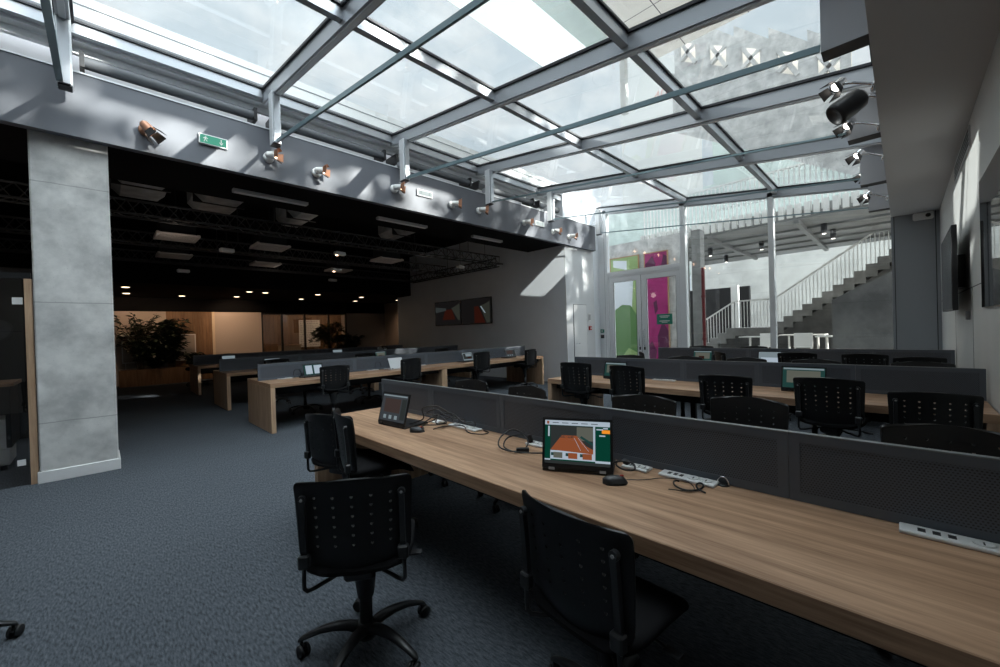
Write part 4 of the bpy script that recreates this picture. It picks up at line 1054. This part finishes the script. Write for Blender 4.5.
mb('concrete_dark').add([(.95, y0, -.01), (.95, y1, z1-.3), (.95, y2, z1-.3), (.95, y3, z3-.35), (.95, y3, -.01), (-.85, y0, -.01), (-.85, y1, z1-.3), (-.85, y2, z1-.3), (-.85, y3, z3-.35), (-.85, y3, -.01)],
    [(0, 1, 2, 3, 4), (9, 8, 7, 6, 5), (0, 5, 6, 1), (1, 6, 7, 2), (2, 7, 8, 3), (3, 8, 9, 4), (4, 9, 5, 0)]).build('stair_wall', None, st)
for xx in (-.85,):
    m = mb('white_out')
    def run(ya, za, yb, zb, step=.105):
        n = max(1, int(abs(yb-ya)/step))
        for i in range(n+1):
            t = i/n; y = ya+(yb-ya)*t; zz = za+(zb-za)*t; m.ext(xx-.011, xx+.011, y-.011, y+.011, zz, zz+1.05)
        m.beam((xx, ya, za+1.05), (xx, yb, zb+1.05), .06, .05)
    run(y0, z0, y1, z1); run(y1, z1, y2, z1); run(y2, z1, y3, z3)
    m.build('railing', None, st)
# walls outside
struct(mb('outside_floor').ext(13.21, 17.6, -4, 3.9, -.01, .27).build('floor_platform'))
struct(mb('concrete_pale').ext(26, 26.3, -12, 9.2, 0, 5.2).build('wall_terrace'))
m = mb('concrete_pale').ext(26, 26.5, -12, 12, 5.2, 5.5); struct(m.build('trim_80'))
r = empty('terrace_railing', (26.1, 0, 5.5), 0, 'pale slatted railing on top of the terrace wall beyond the stairs', 'railing')
m = mb('white_out')
for i in range(120): m.ext(-.02, .02, -10+i*.16-.03, -10+i*.16+.03, 0, 1.3)
m.build('slats', None, r); mb('white_out').ext(-.03, .03, -10, 9.2, 1.3, 1.36).build('top_rail', None, r)
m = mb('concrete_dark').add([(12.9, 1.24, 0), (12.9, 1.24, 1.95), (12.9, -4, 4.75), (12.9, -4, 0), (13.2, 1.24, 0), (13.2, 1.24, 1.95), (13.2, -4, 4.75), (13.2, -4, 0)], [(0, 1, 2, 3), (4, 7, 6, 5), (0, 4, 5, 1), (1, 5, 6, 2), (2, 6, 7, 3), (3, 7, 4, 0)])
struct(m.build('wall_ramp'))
struct(mb('black_metal').ext(23, 23.3, 5.4, 12, 0, 3.3).build('wall_dark_bay'))
struct(mb('concrete_mid').ext(12.4, 12.75, 4.12, 4.36, 0, 4.2).build('wall_outside_post'))
o = mb('pipe_red').tube([(12.2, 4.0, 0), (12.2, 4.0, 3.05)], .045, 12).tube([(12.2, 4.0, 1.0), (12.2, 4.0, 1.06)], .06, 12).tube([(12.2, 4.0, 2.2), (12.2, 4.0, 2.26)], .06, 12).build('drain_pipe'); tag(o, 'dark red vertical pipe outside beside the glass door', 'pipe')
o = mb('white_out').ext(20.9, 21.1, 5.35, 5.65, 0, 3.2).build('wall_pale_post'); struct(o)
# outdoor tables and chairs
def out_table(x, y, w, label):
    r = empty('terrace_table', (x, y, .27), 0, label, 'table', 'white tables on the terrace')
    mb('white_out').ext(-.4, .4, -w/2, w/2, .72, .75, .006).build('table_top', None, r)
    for s in (-1, 1): mb('white_out').tube([(0, s*(w/2-.22), .02), (0, s*(w/2-.22), .72)], .03, 8).build('leg', None, r); mb('white_out').ext(-.25, .25, s*(w/2-.22)-.04, s*(w/2-.22)+.04, 0, .025).build('foot', None, r)
def out_chair(x, y, rz, label):
    r = empty('terrace_chair', (x, y, .27), math.radians(rz), label, 'chair', 'white chairs on the terrace')
    mb('white_out').box((0, 0, .46), (.42, .42, .03), 0, .012).build('seat', None, r)
    mb('white_out').box((-.22, 0, .66), (.03, .42, .38), 0, .012, Matrix.Rotation(-.15, 4, 'Y')).build('backrest', None, r)
    for sx in (-.18, .18):
        for sy in (-.18, .18): mb('white_metal').tube([(sx*1.15, sy*1.15, 0), (sx, sy, .46)], .014, 6).build('leg', None, r)
out_table(14.4, 1.42, .62, 'white terrace table in the middle, seen over the third bench screen')
out_table(14.2, .35, .9, 'white terrace table by the dark ramp wall'); out_table(16.4, .55, 1.0, 'white terrace table farther out behind the one by the ramp wall'); out_table(16.2, 2.3, 1.2, 'white terrace table behind the glass mullion'); out_table(14.6, 3.2, .9, 'white terrace table beside the foot of the stairs')
out_chair(13.85, .98, 100, 'white terrace chair standing alone between two tables'); out_chair(13.9, 1.98, 10, 'pale terrace chair by the glass mullion'); out_chair(14.9, .80, 200, 'white terrace chair with its back to the dark ramp wall'); out_chair(14.0, 2.85, 20, 'white terrace chair at the table beside the stairs')
# large framed pictures standing outside the glass door
def picture(y0, y1, label, kind):
    r = empty('framed_picture', (12.3, (y0+y1)/2, -.01), 0, label, 'picture'); h = (y1-y0)/2; T_ = 3.75
    mb('art_wood').ext(0, .05, -h-.03, -h, 0, T_).ext(0, .05, h, h+.03, 0, T_).ext(0, .05, -h, h, T_-.03, T_).build('frame', None, r)
    m = MB(); X = .01
    def poly(mat, pts, d=0): m.mat(mat); m.add([(X-d, h-u*2*h, v*T_) for u, v in pts], [list(range(len(pts)))])
    if kind == 'g':
        poly('art_pale', [(0, 0), (1, 0), (1, 1), (0, 1)]); poly('art_green', [(0, .84), (.5, .78), (1, .86), (1, 1), (0, 1)], .002); poly('art_green', [(.75, .55), (1, .45), (1, .85), (.85, .9)], .003)
        poly('art_darkgreen', [(0, 0), (1, 0), (1, .36), (.9, .50), (.7, .57), (.4, .58), (.15, .54), (0, .48)], .002); poly('art_green', [(.3, 0), (1, 0), (1, .15), (.6, .2), (.35, .12)], .004); poly('art_pale', [(.1, .92), (.6, .88), (.6, .96), (.1, .98)], .004)
    else:
        poly('art_magenta', [(0, 0), (1, 0), (1, 1), (0, 1)]); poly('art_plum', [(0, 0), (.35, 0), (.45, .18), (.25, .26), (0, .2)], .002); poly('art_plum', [(.55, .1), (1, .05), (1, .34), (.75, .42), (.5, .3)], .002)
        poly('art_plum', [(0, .9), (.35, .97), (.5, .9), (.4, .84), (.1, .85)], .002); poly('art_plum', [(.7, .85), (1, .8), (1, .95), (.85, .97)], .002); poly('art_plum', [(.35, .58), (.5, .6), (.55, .52), (.42, .48)], .003)
    m.build('canvas', None, r, fix=False)
def dapple_tree(x, y, label, seed):  # unseen trees added to break the sun into dapples on the beam
    R = random.Random(seed); r = empty('dapple_tree', (x, y, 0), 0, label, 'tree')
    mb('stem').tube([(0, 0, 0), (.1, 0, 5), (0, .1, 11)], [.22, .18, .08], 10).build('trunk', None, r)
    m = mb('leaf_out')
    for c in range(84):
        a = R.uniform(0, 2*PI); q = R.uniform(.15, 1)**.5; zc = R.uniform(-1, 1); rad = 3.4*q*math.sqrt(1-zc*zc*.8)
        k0 = Vector((rad*math.cos(a), rad*.6*math.sin(a), 12.2+zc*3.3)); cs = R.uniform(.35, .75)
        for i in range(26):
            p = k0 + Vector((R.gauss(0, .5), R.gauss(0, .5), R.gauss(0, .45)))*cs; d_ = Vector((R.uniform(-1, 1), R.uniform(-1, 1), R.uniform(-1, 1))).normalized(); s_ = d_.orthogonal().normalized(); L = R.uniform(.12, .26)
            m.add([p, p+d_*L+s_*L*.6, p+d_*2*L, p+d_*L-s_*L*.6], [(0, 1, 2, 3)])
    m.build('crown', None, r, fix=False)
dapple_tree(9.5, -14, 'unseen leafy tree added beyond the right wall to dapple the dark beam', 1)
dapple_tree(16.8, -14, 'second unseen leafy tree added beyond the right wall', 2)
dapple_tree(24.2, -14, 'third unseen leafy tree added beyond the right wall', 3)
picture(5.98, 6.95, 'tall framed picture in green and white outside the glass door', 'g')
picture(5.05, 5.75, 'tall framed picture in magenta and plum outside the glass door', 'm')
struct(mb('concrete').ext(12.4, 12.6, 4.5, 9, 0, 4.2).build('wall_outside_door'))
# upper building above the glass roof
struct(mb('white_glow').ext(3.2, 8.75, 5.33, 6.27, 8.0, 8.4).build('trim_81'))
struct(mb('green_glass_glow').ext(3.2, 9.1, 4.75, 5.33, 8.25, 8.6).build('trim_82'))
m = mb('beige_soffit_glow').ext(4.2, 9.9, -3, 4.62, 8.0, 8.3)
m.mat('gasket')
for yy in (.9, 2.2, 3.5): m.ext(4.2, 9.9, yy-.008, yy+.008, 7.997, 8.0)
for xx in (5.0, 6.6, 8.2): m.ext(xx-.006, xx+.006, -3, 4.62, 7.997, 8.0)
struct(m.build('roof_overhang'))
o = mb('white_metal').lathe([(0, 0), (.10, 0), (.10, .02), (0, .02)], 16, (0, 0, 0)).build('downlight', None, None, (8.35, 2.8, 7.975)); tag(o, 'small round recessed lamp in the beige boarded overhang above the roof', 'downlight')
struct(mb('white_out').ext(9.1, 9.25, 4.62, 4.75, 6.6, 14).build('trim_83'))
# concrete sawtooth beam with crossed openings
def xbeam():
    r = empty('concrete_truss', (13, 0, 0), 0, 'grey concrete beam with four crossed openings seen through the roof', 'beam')
    n = 5; pts = []
    def C(s, t): # along / up
        y = 4.9-.83*s; return Vector((0, y-.05, 10.02-.52*s*.98+t))
    m = mb('concrete')
    for i in range(n):
        s0, s1 = i-.1, i+.9
        a, b, c_, d_ = C(s0, -.75), C(s1, -.75), C(s1, .55), C(s0, .85)
        q = [C(s0+.25, -.34), C(s0+.75, -.34), C(s0+.75, .24), C(s0+.25, .24)]
        for u, v in ((0, 1), (1, 2), (2, 3), (3, 0)):
            o_ = (a, b, c_, d_); m.add([o_[u], o_[v], q[v], q[u]], [(0, 1, 2, 3)])
        ctr = sum(q, Vector())/4
        for p_, q_ in ((q[0], q[2]), (q[1], q[3])): m.beam(p_, q_, .10, .13, (1, 0, 0))
    m.build('web', None, r, fix=False)
    mb('concrete').add([C(-.2, -.75), C(6, -.75), C(6, -2.6), C(-.2, -2.6)], [(0, 1, 2, 3)]).build('lower_wall', None, r)
    mb('beige_soffit_glow').add([C(-.1, -.6)+Vector((.25, 0, 0)), C(4.9, -.6)+Vector((.25, 0, 0)), C(4.9, .5)+Vector((.25, 0, 0)), C(-.1, .5)+Vector((.25, 0, 0))], [(0, 1, 2, 3)]).build('infill', None, r)
xbeam()
# added panel imitating faint red figures reflected in the roof glass
r = struct(empty('wall_reflected_facade', (15.5, 6.9, 6.2)))
mb('white_out').add([(0, -1.9, 0), (0, 1.2, 0), (0, 1.2, 6.6), (0, -1.9, 4.8)], [(0, 1, 2, 3)]).build('panel', None, r)
fc = bpy.data.curves.new('red_figures', 'FONT'); fc.body = '408'; fc.size = .55; fc.align_x = 'CENTER'; fc.materials.append(MATS['faint_red'])
fo_ = bpy.data.objects.new('tmp_text', fc); COL.objects.link(fo_); bpy.context.view_layer.update(); fm = bpy.data.meshes.new_from_object(fo_); bpy.data.objects.remove(fo_); fo = bpy.data.objects.new('red_figures', fm); COL.objects.link(fo); fo.parent = r; fo.location = (-.02, -.6, 3.9); fo.rotation_euler = (PI/2, .0, -PI/2)
struct(mb('green_glass_glow').ext(30, 30.4, -20, 20, 5.0, 11).build('wall_far_block'))
struct(mb('green_glass_glow').ext(16, 16.3, -9, 4.8, 5.6, 8.6).build('wall_upper_block'))

# ------------------------------------------------------------------ camera
cam = bpy.data.cameras.new('camera'); co = bpy.data.objects.new('camera', cam); COL.objects.link(co)
f_, yaw, pitch, roll = 402.426, .786420756, -.00713414794, -.0294761813
cy, sy, cp, sp = math.cos(yaw), math.sin(yaw), math.cos(pitch), math.sin(pitch)
F = Vector((cy*cp, sy*cp, sp)); Rr = Vector((sy, -cy, 0)); U = Rr.cross(F)
c_, s_ = math.cos(roll), math.sin(roll)
R2 = c_*Rr + s_*U; U2 = -s_*Rr + c_*U
mw = Matrix(((R2.x, U2.x, -F.x, 0), (R2.y, U2.y, -F.y, 0), (R2.z, U2.z, -F.z, H), (0, 0, 0, 1)))
co.matrix_world = mw
cam.sensor_width = 36; cam.lens = f_/1000*36; cam.clip_start = .05; cam.clip_end = 200
SC.camera = co

# ------------------------------------------------------------------ light
SKY_LO, SKY_HI = .84, 7.6
W = bpy.data.worlds.new('sky'); SC.world = W; W.use_nodes = True
n = W.node_tree; n.nodes.clear()
out = n.nodes.new('ShaderNodeOutputWorld'); bg = n.nodes.new('ShaderNodeBackground')
tc = n.nodes.new('ShaderNodeTexCoord'); ns = n.nodes.new('ShaderNodeTexNoise'); ns.inputs['Scale'].default_value = 5; ns.inputs['Detail'].default_value = 8; ns.inputs['Roughness'].default_value = .62
mp = n.nodes.new('ShaderNodeMapping'); mp.inputs['Scale'].default_value = (1, 1, 1.6); n.links.new(tc.outputs['Generated'], mp.inputs[0]); n.links.new(mp.outputs[0], ns.inputs['Vector'])
rp = n.nodes.new('ShaderNodeValToRGB'); e = rp.color_ramp.elements
e[0].position = .42; e[0].color = (.72, .81, .89, 1); e[1].position = .62; e[1].color = (1.0, 1.02, 1.05, 1)
n.links.new(ns.outputs['Fac'], rp.inputs[0]); n.links.new(rp.outputs[0], bg.inputs[0])
# brighter overhead and on the side behind the viewer, as an overcast sky is
dv = n.nodes.new('ShaderNodeVectorMath'); dv.operation = 'DOT_PRODUCT'; dv.inputs[1].default_value = Vector((.18, -.34, .92)).normalized()
n.links.new(tc.outputs['Generated'], dv.inputs[0])
mr = n.nodes.new('ShaderNodeMapRange'); mr.interpolation_type = 'SMOOTHSTEP'
for q, v in enumerate((.60, .97, SKY_LO, SKY_HI)): mr.inputs[1+q].default_value = v
n.links.new(dv.outputs['Value'], mr.inputs[0]); n.links.new(mr.outputs[0], bg.inputs[1])
n.links.new(bg.outputs[0], out.inputs[0])
def lamp(kind, name, loc, energy, col=(1, 1, 1), direction=None, **kw):
    l = bpy.data.lights.new(name, kind); l.energy = energy; l.color = col
    for a, b in kw.items(): setattr(l, a, b)
    o = bpy.data.objects.new(name, l); o.location = loc; COL.objects.link(o)
    if direction is not None: o.rotation_euler = Vector(direction).to_track_quat('-Z', 'Y').to_euler()
    return o
lamp('SUN', 'sun', (20, -20, 20), 15.0, (1, .955, .90), (-.45, 1, -.43), angle=math.radians(.6))
# added spots imitating sun thrown back by neighbouring windows
lamp('SPOT', 'reflected_sun_spot', (-2, -5, 11), 13000, (1, .97, .92), (10.7, 11.9, -7.85), spot_size=math.radians(4.6), spot_blend=.1, shadow_soft_size=.08)
lamp('SPOT', 'reflected_sun_spot', (3.0, 13, 9.4), 16000, (1, .98, .95), (3.5, -13.48, -6.15), spot_size=math.radians(9.5), spot_blend=.1, shadow_soft_size=.12)
for i, (x, y, tx, ty, en) in enumerate(((3.45, 16.6, 3.7, 17.9, 80), (.7, 16.3, .8, 17.9, 55), (2.2, 16.3, 2.2, 17.6, 40), (5.6, 16.6, 5.6, 17.0, 35))):
    lamp('SPOT', 'downlight_beam', (x, y, 2.86), en, (1, .66, .42), (tx-x, ty-y, -1.0), spot_size=math.radians(100), spot_blend=.8, shadow_soft_size=.06)
lamp('SPOT', 'downlight_beam', (9.3, 15.6, 2.86), 60, (1, .66, .42), (.5, .2, -1), spot_size=math.radians(110), spot_blend=.8, shadow_soft_size=.06)
for x in (5.2, 6.9, 8.2): lamp('POINT', 'meeting_room_lamp', (x, 19.6, 2.35), 22, (1, .70, .45), shadow_soft_size=.1)

for x, y in ((1.0, 8.9), (3.6, 9.6), (6.2, 9.0), (3.6, 12.0)): lamp('POINT', 'ceiling_fill', (x, y, 3.0), 1.5, (1, .85, .72), shadow_soft_size=.12)  # unseen fill points added to lift the black ceiling
lamp('POINT', 'side_room_fill', (-1.6, 7.0, 2.3), 10, (1, .85, .7), shadow_soft_size=.15)  # unseen fill point added to brighten the desk behind the partition
# view
SC.view_settings.view_transform = 'Standard'
SC.view_settings.look = 'None'
SC.view_settings.exposure = .16
SC.cycles.use_denoising = True
SC.cycles.max_bounces = 8
SC.cycles.transparent_max_bounces = 16
SC.cycles.sample_clamp_indirect = 6
